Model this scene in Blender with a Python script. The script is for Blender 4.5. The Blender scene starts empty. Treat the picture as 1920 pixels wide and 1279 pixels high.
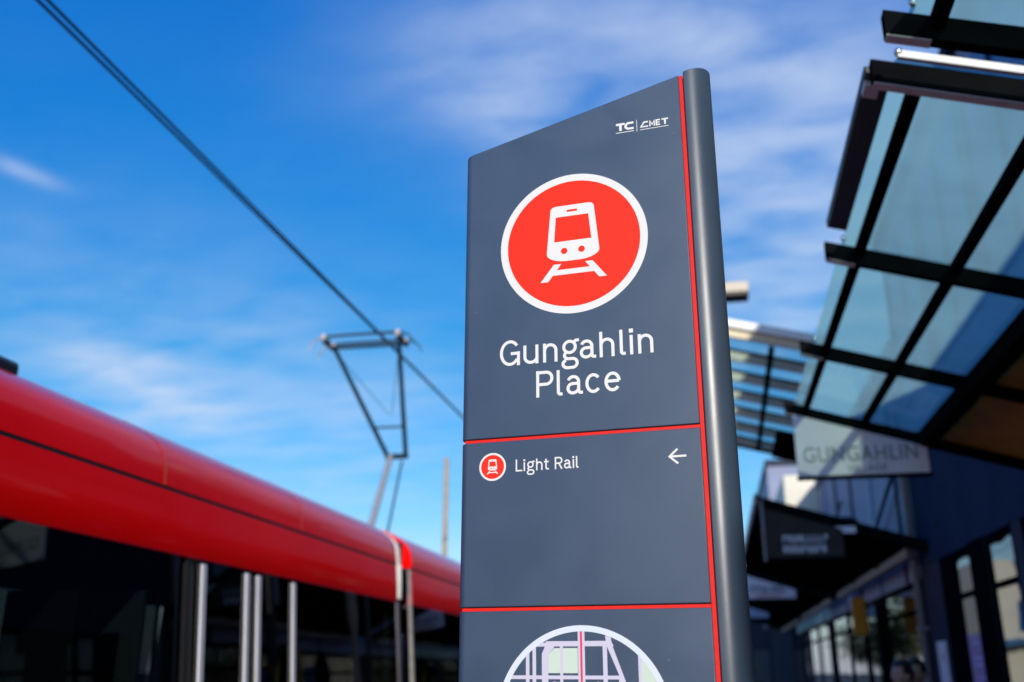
import bpy, bmesh, math, random
from mathutils import Vector, Matrix, Euler
R = math.radians
random.seed(7)
S = bpy.context.scene
COL = S.collection
PI = math.pi

# ------------------------------------------------------------------ camera
# world: +Y runs along the street, +X towards the shops, z = 0 is the footpath
cam_d = bpy.data.cameras.new("camera"); cam = bpy.data.objects.new("camera", cam_d); COL.objects.link(cam)
F_PX, PITCH, YAW, ROLL, EYE = 1817.4, R(18.777), R(11.334), R(0.088), 1.6
cam_d.sensor_width = 36; cam_d.lens = F_PX / 1920 * 36
cam_d.clip_start = 0.05; cam_d.clip_end = 3000
_f = Vector((-math.sin(YAW) * math.cos(PITCH), math.cos(YAW) * math.cos(PITCH), math.sin(PITCH)))
_r = Vector((math.cos(YAW), math.sin(YAW), 0)); _u = _r.cross(_f)
_r2 = _r * math.cos(ROLL) + _u * math.sin(ROLL); _u2 = _u * math.cos(ROLL) - _r * math.sin(ROLL)
M = Matrix((_r2, _u2, -_f)).transposed().to_4x4(); M.translation = (0, 0, EYE)
cam.matrix_world = M
cam_d.dof.use_dof = True; cam_d.dof.focus_distance = 2.38; cam_d.dof.aperture_fstop = 1.9
S.camera = cam
def ray(px, py):
    return (_f + _r2 * ((px - 960) / F_PX) + _u2 * ((639.5 - py) / F_PX)).normalized()

# ------------------------------------------------------------------ sun, sky, exposure
SUN_AZ, SUN_EL = R(14.5), R(16)              # azimuth measured from -Y (behind the camera) towards +X
sun_dir = Vector((math.sin(SUN_AZ) * math.cos(SUN_EL), -math.cos(SUN_AZ) * math.cos(SUN_EL), math.sin(SUN_EL)))
sd = bpy.data.lights.new("sun", 'SUN'); sd.energy = 3.6; sd.angle = R(0.5); sd.color = (1, .93, .83)
so = bpy.data.objects.new("sun", sd); COL.objects.link(so); so.rotation_euler = sun_dir.to_track_quat('Z', 'Y').to_euler()
S.view_settings.view_transform = 'Standard'; S.view_settings.look = 'None'
S.view_settings.exposure = 0; S.view_settings.gamma = 1

W = bpy.data.worlds.new("World"); S.world = W; W.use_nodes = True
nt = W.node_tree; nt.nodes.clear()
def N(tree, typ, **kw):
    n = tree.nodes.new(typ)
    for k, v in kw.items():
        if hasattr(n, k): setattr(n, k, v)
    return n
def MATH(tree, op, a, b=None, c=None, clamp=False):
    n = tree.nodes.new('ShaderNodeMath'); n.operation = op; n.use_clamp = clamp
    for i, v in enumerate((a, b, c)):
        if v is None: continue
        if isinstance(v, (int, float)): n.inputs[i].default_value = v
        else: tree.links.new(v, n.inputs[i])
    return n.outputs[0]
def DOT(tree, v, c):
    n = tree.nodes.new('ShaderNodeVectorMath'); n.operation = 'DOT_PRODUCT'
    tree.links.new(v, n.inputs[0]); n.inputs[1].default_value = c
    return n.outputs['Value']
SKY_CURVE = ((2.44, 1.57, 6), (.967, .876, 6), (.93, .43, 6))      # gain, power, ceiling for red, green, blue
def build_world():
    L = nt.links.new
    out = N(nt, 'ShaderNodeOutputWorld'); bg = N(nt, 'ShaderNodeBackground')
    sky = N(nt, 'ShaderNodeTexSky'); sky.sky_type = 'NISHITA'; sky.sun_disc = False
    sky.sun_elevation = SUN_EL; sky.sun_rotation = PI - SUN_AZ
    sky.air_density = 1.0; sky.dust_density = 0.5; sky.ozone_density = 3.0; sky.altitude = 600
    hs = N(nt, 'ShaderNodeHueSaturation'); hs.inputs['Saturation'].default_value = 1.5; hs.inputs['Value'].default_value = 1.0
    L(sky.outputs[0], hs.inputs['Color'])
    # deepen the blue: one tone curve per channel
    sp = N(nt, 'ShaderNodeSeparateColor'); L(hs.outputs[0], sp.inputs[0])
    cc = N(nt, 'ShaderNodeCombineColor')
    for k, (a, g, cap) in enumerate(SKY_CURVE):
        v = MATH(nt, 'MULTIPLY', sp.outputs[k], 0.15)
        c = MATH(nt, 'MULTIPLY', MATH(nt, 'POWER', MATH(nt, 'MAXIMUM', v, 0.0), g), a / 0.15)
        lin = MATH(nt, 'MULTIPLY', v, 1.05 / 0.15)
        v = MATH(nt, 'MINIMUM', MATH(nt, 'MINIMUM' if g > 1 else 'MAXIMUM', c, lin), cap / 0.15)
        L(v, cc.inputs[k])
    tc = N(nt, 'ShaderNodeTexCoord'); d = tc.outputs['Generated']
    sx = N(nt, 'ShaderNodeSeparateXYZ'); L(d, sx.inputs[0])
    zc = MATH(nt, 'MAXIMUM', sx.outputs[2], 0.02)
    zp = MATH(nt, 'ADD', zc, 0.10)
    cu = MATH(nt, 'DIVIDE', sx.outputs[0], zp); cv = MATH(nt, 'DIVIDE', sx.outputs[1], zp)
    cb = N(nt, 'ShaderNodeCombineXYZ'); L(cu, cb.inputs[0]); L(cv, cb.inputs[1])
    mp = N(nt, 'ShaderNodeMapping'); L(cb.outputs[0], mp.inputs[0])
    mp.inputs['Rotation'].default_value = (0, 0, R(38)); mp.inputs['Scale'].default_value = (1.0, 1.7, 1)
    n1 = N(nt, 'ShaderNodeTexNoise'); L(mp.outputs[0], n1.inputs['Vector'])
    n1.inputs['Scale'].default_value = 1.25; n1.inputs['Detail'].default_value = 7; n1.inputs['Roughness'].default_value = 0.55; n1.inputs['Distortion'].default_value = 0.15
    n2 = N(nt, 'ShaderNodeTexNoise'); L(mp.outputs[0], n2.inputs['Vector'])
    n2.inputs['Scale'].default_value = 5.0; n2.inputs['Detail'].default_value = 9; n2.inputs['Distortion'].default_value = 0.3
    nz = MATH(nt, 'ADD', MATH(nt, 'MULTIPLY', n1.outputs[0], .60), MATH(nt, 'MULTIPLY', n2.outputs[0], .40))
    # where the cloud lies in the sky: soft ellipses round fixed world directions
    def blob(px, py, qx, qy, wid):
        c = ray(px, py); a = ray(qx, qy) - c; la = a.length; a.normalize(); b = c.cross(a).normalized()
        da = MATH(nt, 'DIVIDE', MATH(nt, 'SUBTRACT', DOT(nt, d, a), c.dot(a)), la)
        db = MATH(nt, 'DIVIDE', DOT(nt, d, b), wid)
        q = MATH(nt, 'ADD', MATH(nt, 'MULTIPLY', da, da), MATH(nt, 'MULTIPLY', db, db))
        front = MATH(nt, 'GREATER_THAN', DOT(nt, d, c), 0.2)
        return MATH(nt, 'MULTIPLY', front, MATH(nt, 'EXPONENT', MATH(nt, 'MULTIPLY', q, -1)))
    blobs = [(1330, 120, 1700, 60, .17, .80), (1480, 480, 1540, 130, .13, .75), (640, 900, 1000, 900, .085, .38),
             (960, 190, 1090, 240, .05, .7), (900, 60, 1150, 20, .07, .35), (560, 690, 900, 740, .07, .22), (20, 312, 95, 342, .0075, .80), (330, 600, 760, 690, .10, .22), (250, 720, 420, 790, .03, .5), (300, 770, 420, 790, .045, .35),
             (2300, 300, 2900, 300, .5, .6), (-900, 500, -300, 420, .14, .4), (240, 690, 320, 690, .016, .35)]
    amt = None
    for x, y, qx, qy, w, s in blobs:
        t = MATH(nt, 'MULTIPLY', blob(x, y, qx, qy, w), s)
        amt = t if amt is None else MATH(nt, 'ADD', amt, t)
    back = MATH(nt, 'MULTIPLY', MATH(nt, 'LESS_THAN', sx.outputs[1], -0.2), MATH(nt, 'EXPONENT', MATH(nt, 'MULTIPLY', sx.outputs[2], -3.0)))
    amt = MATH(nt, 'ADD', amt, back)
    amt = MATH(nt, 'ADD', amt, 0.012)
    dens = MATH(nt, 'MULTIPLY', MATH(nt, 'MULTIPLY_ADD', nz, 2.7, -0.88, clamp=True), amt, clamp=True)
    mix = N(nt, 'ShaderNodeMix'); mix.data_type = 'RGBA'
    veil = MATH(nt, 'MULTIPLY', MATH(nt, 'EXPONENT', MATH(nt, 'MULTIPLY', sx.outputs[2], -8.0)), .85)     # pale air low in the sky
    dens = MATH(nt, 'ADD', dens, MATH(nt, 'MULTIPLY', veil, MATH(nt, 'SUBTRACT', 1.0, dens)), clamp=True)
    L(dens, mix.inputs['Factor']); L(cc.outputs[0], mix.inputs['A']); mix.inputs['B'].default_value = (4.3, 5.0, 6.3, 1)
    L(mix.outputs['Result'], bg.inputs[0]); bg.inputs[1].default_value = 0.15
    L(bg.outputs[0], out.inputs[0])
build_world()

# ------------------------------------------------------------------ materials
def mat(name, base, rough=.5, metal=0, coat=0, spec=.5, noise=None, bump=None, coord='Object', trans=0):
    """Principled material; noise=(scale, amount) mottles the colour, bump=(scale, strength)."""
    m = bpy.data.materials.new(name); m.use_nodes = True; t = m.node_tree; b = t.nodes['Principled BSDF']
    b.inputs['Base Color'].default_value = (*base, 1); b.inputs['Roughness'].default_value = rough
    b.inputs['Metallic'].default_value = metal; b.inputs['Coat Weight'].default_value = coat
    b.inputs['Coat Roughness'].default_value = .04; b.inputs['Specular IOR Level'].default_value = spec
    tc = t.nodes.new('ShaderNodeTexCoord')
    if noise:
        n = t.nodes.new('ShaderNodeTexNoise'); n.inputs['Scale'].default_value = noise[0]; n.inputs['Detail'].default_value = 6
        t.links.new(tc.outputs[coord], n.inputs['Vector'])
        rp = t.nodes.new('ShaderNodeMapRange'); rp.inputs[1].default_value = .3; rp.inputs[2].default_value = .7
        rp.inputs[3].default_value = 1 - noise[1]; rp.inputs[4].default_value = 1 + noise[1]
        t.links.new(n.outputs[0], rp.inputs[0])
        mx = t.nodes.new('ShaderNodeVectorMath'); mx.operation = 'SCALE'; mx.inputs[0].default_value = base
        t.links.new(rp.outputs[0], mx.inputs['Scale']); t.links.new(mx.outputs[0], b.inputs['Base Color'])
        r2 = t.nodes.new('ShaderNodeMapRange'); r2.inputs[3].default_value = max(rough - .08, .02); r2.inputs[4].default_value = min(rough + .08, 1)
        t.links.new(n.outputs[0], r2.inputs[0]); t.links.new(r2.outputs[0], b.inputs['Roughness'])
    if bump:
        n = t.nodes.new('ShaderNodeTexNoise'); n.inputs['Scale'].default_value = bump[0]; n.inputs['Detail'].default_value = 4
        t.links.new(tc.outputs[coord], n.inputs['Vector'])
        bp = t.nodes.new('ShaderNodeBump'); bp.inputs['Strength'].default_value = bump[1]; bp.inputs['Distance'].default_value = .01
        t.links.new(n.outputs[0], bp.inputs['Height']); t.links.new(bp.outputs[0], b.inputs['Normal'])
    return m
def glass_mat(name, tint, gloss=(1, 1, 1), rough=.02, haze=0, haze_col=(.6, .8, .8), ior=1.5, wobble=0):
    """Thin sheet glass: see-through tint + mirror reflection by angle + optional dusty translucency."""
    m = bpy.data.materials.new(name); m.use_nodes = True; t = m.node_tree; t.nodes.clear(); L = t.links.new
    o = t.nodes.new('ShaderNodeOutputMaterial'); tr = t.nodes.new('ShaderNodeBsdfTransparent'); tr.inputs[0].default_value = (*tint, 1)
    gl = t.nodes.new('ShaderNodeBsdfGlossy'); gl.inputs[0].default_value = (*gloss, 1); gl.inputs['Roughness'].default_value = rough
    fr = t.nodes.new('ShaderNodeFresnel'); fr.inputs[0].default_value = ior
    base = tr.outputs[0]
    if haze:
        tl = t.nodes.new('ShaderNodeBsdfTranslucent'); tl.inputs[0].default_value = (*haze_col, 1)
        n = t.nodes.new('ShaderNodeTexNoise'); n.inputs['Scale'].default_value = 1.6; n.inputs['Detail'].default_value = 6
        tc = t.nodes.new('ShaderNodeTexCoord'); L(tc.outputs['Object'], n.inputs['Vector'])
        mr = t.nodes.new('ShaderNodeMapRange'); mr.inputs[1].default_value = .3; mr.inputs[2].default_value = .7
        mr.inputs[3].default_value = haze * .85; mr.inputs[4].default_value = haze * 1.15; L(n.outputs[0], mr.inputs[0])
        mx = t.nodes.new('ShaderNodeMixShader'); L(mr.outputs[0], mx.inputs[0]); L(base, mx.inputs[1]); L(tl.outputs[0], mx.inputs[2]); base = mx.outputs[0]
    if wobble:
        n = t.nodes.new('ShaderNodeTexNoise'); n.inputs['Scale'].default_value = .9
        tc = t.nodes.new('ShaderNodeTexCoord'); L(tc.outputs['Object'], n.inputs['Vector'])
        bp = t.nodes.new('ShaderNodeBump'); bp.inputs['Strength'].default_value = wobble; bp.inputs['Distance'].default_value = .1; L(n.outputs[0], bp.inputs['Height'])
        L(bp.outputs[0], gl.inputs['Normal'])
    m2 = t.nodes.new('ShaderNodeMixShader'); geo = t.nodes.new('ShaderNodeNewGeometry')
    L(MATH(t, 'MULTIPLY', fr.outputs[0], MATH(t, 'SUBTRACT', 1.0, geo.outputs['Backfacing'])), m2.inputs[0]); L(base, m2.inputs[1]); L(gl.outputs[0], m2.inputs[2]); L(m2.outputs[0], o.inputs[0])
    return m
def panel_mat():
    """Charcoal powder coat: fine grain, faint wiped smudges, a few pale specks and scratches."""
    m = mat('charcoal_powder_coat', (.033, .066, .122), .42, 0, .0, .75)
    t = m.node_tree; b = t.nodes['Principled BSDF']; L = t.links.new
    tc = t.nodes.new('ShaderNodeTexCoord')
    g = t.nodes.new('ShaderNodeTexNoise'); g.inputs['Scale'].default_value = 900; g.inputs['Detail'].default_value = 2; L(tc.outputs['Object'], g.inputs['Vector'])
    bp = t.nodes.new('ShaderNodeBump'); bp.inputs['Strength'].default_value = .10; bp.inputs['Distance'].default_value = .0006; L(g.outputs[0], bp.inputs['Height']); L(bp.outputs[0], b.inputs['Normal'])
    s = t.nodes.new('ShaderNodeTexNoise'); s.inputs['Scale'].default_value = 4.5; s.inputs['Detail'].default_value = 5; s.inputs['Distortion'].default_value = .8; L(tc.outputs['Object'], s.inputs['Vector'])
    r = t.nodes.new('ShaderNodeMapRange'); r.inputs[1].default_value = .3; r.inputs[2].default_value = .7; r.inputs[3].default_value = .40; r.inputs[4].default_value = .50; L(s.outputs[0], r.inputs[0]); L(r.outputs[0], b.inputs['Roughness'])
    v = t.nodes.new('ShaderNodeTexVoronoi'); v.inputs['Scale'].default_value = 26; L(tc.outputs['Object'], v.inputs['Vector'])
    sp = MATH(t, 'LESS_THAN', v.outputs['Distance'], .035)
    vs = t.nodes.new('ShaderNodeSeparateColor'); L(v.outputs['Color'], vs.inputs[0])
    sp = MATH(t, 'MULTIPLY', sp, MATH(t, 'GREATER_THAN', vs.outputs[0], .80))
    mx = t.nodes.new('ShaderNodeMix'); mx.data_type = 'RGBA'; L(MATH(t, 'MULTIPLY', sp, .35), mx.inputs['Factor'])
    r3 = t.nodes.new('ShaderNodeMapRange'); r3.inputs[1].default_value = .3; r3.inputs[2].default_value = .7; r3.inputs[3].default_value = .93; r3.inputs[4].default_value = 1.08; L(s.outputs[0], r3.inputs[0])
    sc = t.nodes.new('ShaderNodeVectorMath'); sc.operation = 'SCALE'; sc.inputs[0].default_value = (.033, .066, .122); L(r3.outputs[0], sc.inputs['Scale'])
    L(sc.outputs[0], mx.inputs['A']); mx.inputs['B'].default_value = (.5, .52, .55, 1); L(mx.outputs['Result'], b.inputs['Base Color'])
    return m
def checker_ground(name, c1, c2, scale, mortar):
    m = bpy.data.materials.new(name); m.use_nodes = True; t = m.node_tree; b = t.nodes['Principled BSDF']; L = t.links.new
    tc = t.nodes.new('ShaderNodeTexCoord'); br = t.nodes.new('ShaderNodeTexBrick'); L(tc.outputs['Object'], br.inputs['Vector'])
    br.inputs['Scale'].default_value = scale; br.inputs['Color1'].default_value = (*c1, 1); br.inputs['Color2'].default_value = (*c2, 1); br.inputs['Mortar'].default_value = (*mortar, 1); br.inputs['Mortar Size'].default_value = .01
    n = t.nodes.new('ShaderNodeTexNoise'); n.inputs['Scale'].default_value = 3; n.inputs['Detail'].default_value = 8; L(tc.outputs['Object'], n.inputs['Vector'])
    mx = t.nodes.new('ShaderNodeMix'); mx.data_type = 'RGBA'; mx.blend_type = 'MULTIPLY'; mx.inputs['Factor'].default_value = .5
    L(br.outputs['Color'], mx.inputs['A']); L(n.outputs['Color'], mx.inputs['B']); L(mx.outputs['Result'], b.inputs['Base Color']); b.inputs['Roughness'].default_value = .85
    return m
MT = dict(
    panel=panel_mat(),
    post=mat('charcoal_post_coat', (.046, .070, .104), .34, 0, .0, .6, noise=(7, .06), bump=(700, .04)),
    sign_red=mat('signal_red_vinyl', (.88, .030, .010), .5, 0, 0, .2, noise=(500, .03)),
    strip_red=mat('red_strip_paint', (.80, .018, .010), .45, 0, 0, .25, noise=(60, .05)),
    sign_white=mat('white_vinyl', (.80, .80, .77), .4, noise=(300, .015)),
    map_pale=mat('map_pale_lilac', (.62, .60, .74), .4), map_green=mat('map_pale_green', (.60, .72, .62), .4), map_line=mat('map_red_line', (.80, .05, .10), .4),
    map_ring=mat('map_ring_white', (.70, .77, .86), .4), map_pink=mat('map_pink', (.78, .35, .62), .4),
    tram_red=mat('tram_red_gloss', (.95, .003, .003), .20, 0, .32, .10, noise=(.9, .05), bump=(1.1, .05)),
    joint_orange=mat('orange_red_seal', (.92, .07, .015), .4),
    tram_dark=mat('tram_black_trim', (.010, .010, .012), .35), tram_roof=mat('tram_roof_grey', (.09, .09, .10), .6, noise=(4, .15)),
    tram_white=mat('tram_white_cover', (.82, .81, .77), .4, noise=(6, .05)), bellows=mat('bellows_rubber', (.035, .034, .036), .7, noise=(12, .2)),
    rib=mat('bellows_rib_grey', (.27, .25, .245), .55, noise=(12, .15)), door_edge=mat('door_edge_light_grey', (.62, .62, .66), .35, noise=(8, .05)),
    tram_glass=glass_mat('tram_tinted_glass', (.34, .37, .38), wobble=.03),
    int_dark=mat('tram_interior_charcoal', (.05, .05, .055), .7, noise=(4, .2)), int_seat=mat('seat_fabric_blue', (.05, .07, .12), .8, noise=(40, .2)), int_yellow=mat('grab_pole_yellow', (.62, .48, .06), .4),
    int_panel=mat('partition_grey_green', (.22, .28, .27), .5), int_red=mat('red_button', (.7, .03, .04), .4), int_pale=mat('pale_panel', (.42, .48, .46), .6),
    steel_dark=mat('dark_painted_steel', (.014, .017, .024), .42, .2, noise=(8, .15)), panto=mat('pantograph_blue_black', (.010, .032, .060), .5, 0), panto_light=mat('pantograph_aluminium', (.52, .51, .48), .4, .5, noise=(20, .1)),
    insul=mat('insulator_beige', (.62, .56, .48), .45), carbon=mat('carbon_strip', (.03, .05, .075), .5), wire=mat('copper_wire_dark', (.008, .035, .09), .6, 0, 0, .2),
    pole_tan=mat('pole_weathered_tan', (.42, .34, .23), .6, noise=(9, .15)), lamp_tan=mat('lamp_case_tan', (.58, .50, .38), .45, noise=(9, .08)), lamp_dark=mat('lamp_underside', (.035, .028, .022), .5),
    beam=mat('black_canopy_steel', (.006, .007, .008), .6, 0, 0, .0, noise=(5, .2)), beam_tip=mat('taupe_bounce_and_bracket', (.60, .53, .49), .6, noise=(9, .1)), flash=mat('white_glass_flashing', (.80, .82, .78), .35, noise=(9, .05)),
    cglass=glass_mat('canopy_teal_glass', (.50, .74, .62), haze=.62, haze_col=(.54, .90, .87), ior=1.45), clear=glass_mat('clear_glass_edge', (.93, .97, .96), ior=1.2), sglass=glass_mat('shopfront_glass', (.14, .17, .18), wobble=.06, ior=1.55),
    hglass=glass_mat('shelter_teal_glass', (.62, .84, .88), haze=.14, haze_col=(.12, .42, .50), ior=1.2),
    timber=mat('brown_soffit', (.52, .26, .035), .6, 0, 0, .2, noise=(3, .25)), cream=mat('cream_steel', (.70, .60, .42), .5, noise=(6, .1)), cream_wall=mat('cream_render', (.80, .76, .62), .8, noise=(1.2, .06), bump=(90, .2)),
    wall_blue=mat('dark_blue_cladding', (.026, .042, .080), .6, 0, 0, .0, noise=(1.4, .12)), pil=mat('blue_grey_pilaster', (.050, .056, .076), .7, 0, 0, .0, noise=(3, .1)), frame=mat('black_shop_frame', (.005, .005, .007), .6, 0, 0, .0),
    lilac=mat('lilac_grey_cladding', (.27, .30, .42), .6, 0, 0, .1, noise=(.8, .1)), upglass=mat('upper_blue_glass', (.008, .085, .26), .32, 0, 0, .3), strut=mat('sky_blue_strut', (.06, .19, .38), .35, .2),
    gutter=mat('grey_gutter', (.23, .20, .21), .5, noise=(6, .1)), pipe=mat('downpipe_taupe', (.16, .13, .125), .5, noise=(9, .1)), board=mat('pale_sign_board', (.86, .78, .81), .5, noise=(2.2, .05)),
    board_dark=mat('dark_sign_board', (.05, .046, .042), .7, 0, 0, .1, noise=(3, .15)), letter_grey=mat('grey_lettering', (.24, .26, .29), .5), letter_pale=mat('pale_lettering', (.88, .88, .92), .5),
    letter_teal=mat('teal_lettering', (.0, .11, .10), .6), letter_salmon=mat('salmon_line', (.70, .33, .26), .5), board_blue=mat('lilac_blue_board', (.42, .44, .62), .5, noise=(3, .05)),
    amber=mat('amber_blade_sign', (.74, .33, .012), .45, noise=(6, .1)), poster_w=mat('white_notice', (.66, .68, .80), .5, noise=(5, .06)), poster_p=mat('purple_poster', (.17, .08, .42), .45, noise=(3, .2)), poster_dot=mat('red_notice_dot', (.55, .10, .08), .5), poster_l=mat('lilac_print', (.45, .38, .75), .5),
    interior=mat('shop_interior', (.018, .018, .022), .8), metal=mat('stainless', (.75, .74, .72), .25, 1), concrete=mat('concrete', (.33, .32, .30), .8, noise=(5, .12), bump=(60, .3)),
    asphalt=mat('asphalt', (.055, .055, .058), .9, noise=(14, .25), bump=(200, .6)), paver=checker_ground('footpath_pavers', (.36, .34, .31), (.42, .39, .35), 3.0, (.16, .15, .14)), rail=mat('rail_steel', (.35, .33, .31), .35, .8),
    bark=mat('bark', (.13, .10, .075), .9, noise=(9, .3), bump=(40, .8)), leaf=mat('leaf_green', (.075, .10, .022), .6, noise=(2.0, .45)), leaf2=mat('leaf_olive', (.11, .115, .025), .6, noise=(2.0, .45)),
    skin=mat('skin', (.47, .27, .19), .55, noise=(20, .08)), hair=mat('dark_hair', (.012, .009, .008), .5, bump=(90, .5)), shirt=mat('navy_shirt', (.035, .04, .09), .85, noise=(30, .15)), shirt2=mat('black_shirt', (.015, .015, .018), .85, noise=(30, .15)), trouser=mat('dark_trousers', (.03, .03, .035), .9), shoe=mat('shoe_leather', (.02, .018, .016), .5), eye=mat('eye_dark', (.02, .015, .012), .2),
    grass=mat('grass', (.08, .12, .03), .9, noise=(.5, .3)),
)

# ------------------------------------------------------------------ helpers
def obj(name, bm, material, parent=None, smooth=False, bevel=0, seg=2, label=None):
    me = bpy.data.meshes.new(name); bmesh.ops.recalc_face_normals(bm, faces=bm.faces); bm.to_mesh(me); bm.free()
    for m in (material if isinstance(material, (list, tuple)) else [material]): me.materials.append(m)
    if smooth:
        for p in me.polygons: p.use_smooth = True
    o = bpy.data.objects.new(name, me); COL.objects.link(o)
    if smooth and bevel == 0:
        me.set_sharp_from_angle(angle=R(40))
    if bevel:
        md = o.modifiers.new('bevel', 'BEVEL'); md.width = bevel; md.segments = seg; md.limit_method = 'ANGLE'; md.angle_limit = R(35); md.harden_normals = False
        for p in me.polygons: p.use_smooth = True
        me.set_sharp_from_angle(angle=R(40))
    if parent is not None:
        o.parent = parent
        P = Matrix.Identity(4); q = parent
        while q is not None:
            P = Matrix.LocRotScale(q.location, q.rotation_euler, q.scale) @ P; q = q.parent
        if not o.get('_local'): o.data.transform(P.inverted()) if parent.get('worldbuilt') else None
    if label: o['label'] = label
    return o
def thing(name, label, cat, loc=(0, 0, 0), rotz=0, group=None, world=True):
    """Empty at a thing's base; when world is set its parts are given in world coordinates and re-based."""
    o = bpy.data.objects.new(name, None); COL.objects.link(o); o.location = loc; o.rotation_euler = (0, 0, rotz)
    o.empty_display_size = .1
    o['label'] = label; o['category'] = cat
    if group: o['group'] = group
    if world: TH.add(o.name)
    return o
TH = set()
def part(name, bm, material, parent, **kw):
    """A part; its mesh is in world coordinates if its top-level thing was made with world=True."""
    o = obj(name, bm, material, None, **kw)
    root = parent; chain = []
    while root is not None: chain.append(root); root = root.parent
    top = chain[-1]
    if top.name in TH:
        P = Matrix.Identity(4)
        for q in reversed(chain): P = P @ Matrix.LocRotScale(q.location, q.rotation_euler, q.scale)
        o.data.transform(P.inverted())
    o.parent = parent
    return o
def tag(o, label, cat, group=None):
    o['label'] = label; o['category'] = cat
    if group: o['group'] = group
    return o
def struct(name, bm, m, **kw):
    o = obj(name, bm, m, **kw); o['kind'] = 'structure'; return o
def box(bm, x0, x1, y0, y1, z0, z1, mi=0):
    v = [bm.verts.new(p) for p in ((x0, y0, z0), (x1, y0, z0), (x1, y1, z0), (x0, y1, z0), (x0, y0, z1), (x1, y0, z1), (x1, y1, z1), (x0, y1, z1))]
    for f in ((3, 2, 1, 0), (4, 5, 6, 7), (0, 1, 5, 4), (1, 2, 6, 5), (2, 3, 7, 6), (3, 0, 4, 7)):
        bm.faces.new([v[i] for i in f]).material_index = mi
    return bm
def BX(*a): return box(bmesh.new(), *a)
def slab(bm, x0, x1, y0, y1, zf, dz, t, mi=0):
    """Sheared box whose top follows zf(x, y) + dz."""
    v = []
    for s in (-t, 0):
        for x, y in ((x0, y0), (x1, y0), (x1, y1), (x0, y1)): v.append(bm.verts.new((x, y, zf(x, y) + dz + s)))
    for f in ((3, 2, 1, 0), (4, 5, 6, 7), (0, 1, 5, 4), (1, 2, 6, 5), (2, 3, 7, 6), (3, 0, 4, 7)):
        bm.faces.new([v[i] for i in f]).material_index = 1 if (mi == 'top' and f != (4, 5, 6, 7)) else (0 if mi == 'top' else mi)
    return bm
def tube(bm, pts, r, n=10, caps=True):
    pts = [Vector(p) for p in pts]; rs = r if isinstance(r, (list, tuple)) else [r] * len(pts)
    rings = []; up = None
    for i, p in enumerate(pts):
        t = (pts[min(i + 1, len(pts) - 1)] - pts[max(i - 1, 0)]).normalized()
        if up is None:
            up = Vector((0, 0, 1)) if abs(t.z) < .9 else Vector((1, 0, 0))
        a = t.cross(up).normalized(); b = a.cross(t).normalized(); up = b
        rings.append([bm.verts.new(p + (a * math.cos(k * 2 * PI / n) + b * math.sin(k * 2 * PI / n)) * rs[i]) for k in range(n)])
    for A, B in zip(rings, rings[1:]):
        for k in range(n): bm.faces.new((A[k], A[(k + 1) % n], B[(k + 1) % n], B[k]))
    if caps: bm.faces.new(rings[0][::-1]); bm.faces.new(rings[-1])
    return bm
def TB(pts, r, n=10): return tube(bmesh.new(), pts, r, n)
def prism(bm, poly, f0, f1, mi=0):
    """Extrude a 2-D polygon: f0(u,v) and f1(u,v) give the two 3-D ends."""
    a = [bm.verts.new(f0(*p)) for p in poly]; b = [bm.verts.new(f1(*p)) for p in poly]
    fs = [bm.faces.new(a), bm.faces.new(b[::-1])]
    for i in range(len(poly)): fs.append(bm.faces.new((a[i], b[i], b[(i + 1) % len(poly)], a[(i + 1) % len(poly)])))
    for f in fs: f.material_index = mi
    return bm
def ball(bm, c, r, sz=(1, 1, 1), seg=12):
    m = Matrix.Translation(c) @ Matrix.Diagonal((r * sz[0], r * sz[1], r * sz[2], 1))
    bmesh.ops.create_uvsphere(bm, u_segments=seg, v_segments=max(6, seg * 2 // 3), radius=1, matrix=m); return bm

# ------------------------------------------------------------------ ground, road, track
def build_ground():
    g = bmesh.new(); box(g, -400, 400, -300, 900, -.5, -.16); struct('ground', g, MT['asphalt'])
    g = bmesh.new(); box(g, -2.05, 3.3, -30, 60, -.156, 0); struct('pavement', g, MT['paver'], bevel=.01)
    g = bmesh.new(); box(g, -2.2, -2.054, -30, 60, -.156, -.004); struct('kerb', g, MT['concrete'], bevel=.012)
    g = bmesh.new(); box(g, -8.6, -2.3, -60, 140, -.156, -.13); struct('track_slab', g, MT['concrete'])
    g = bmesh.new()
    for x in (-5.2, -3.76): box(g, x - .035, x + .035, -60, 140, -.126, -.10)
    struct('rails', g, MT['rail'])
    g = bmesh.new(); box(g, -60, -9.5, -40, 140, -.156, -.03); struct('verge', g, MT['grass'])
build_ground()

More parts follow.
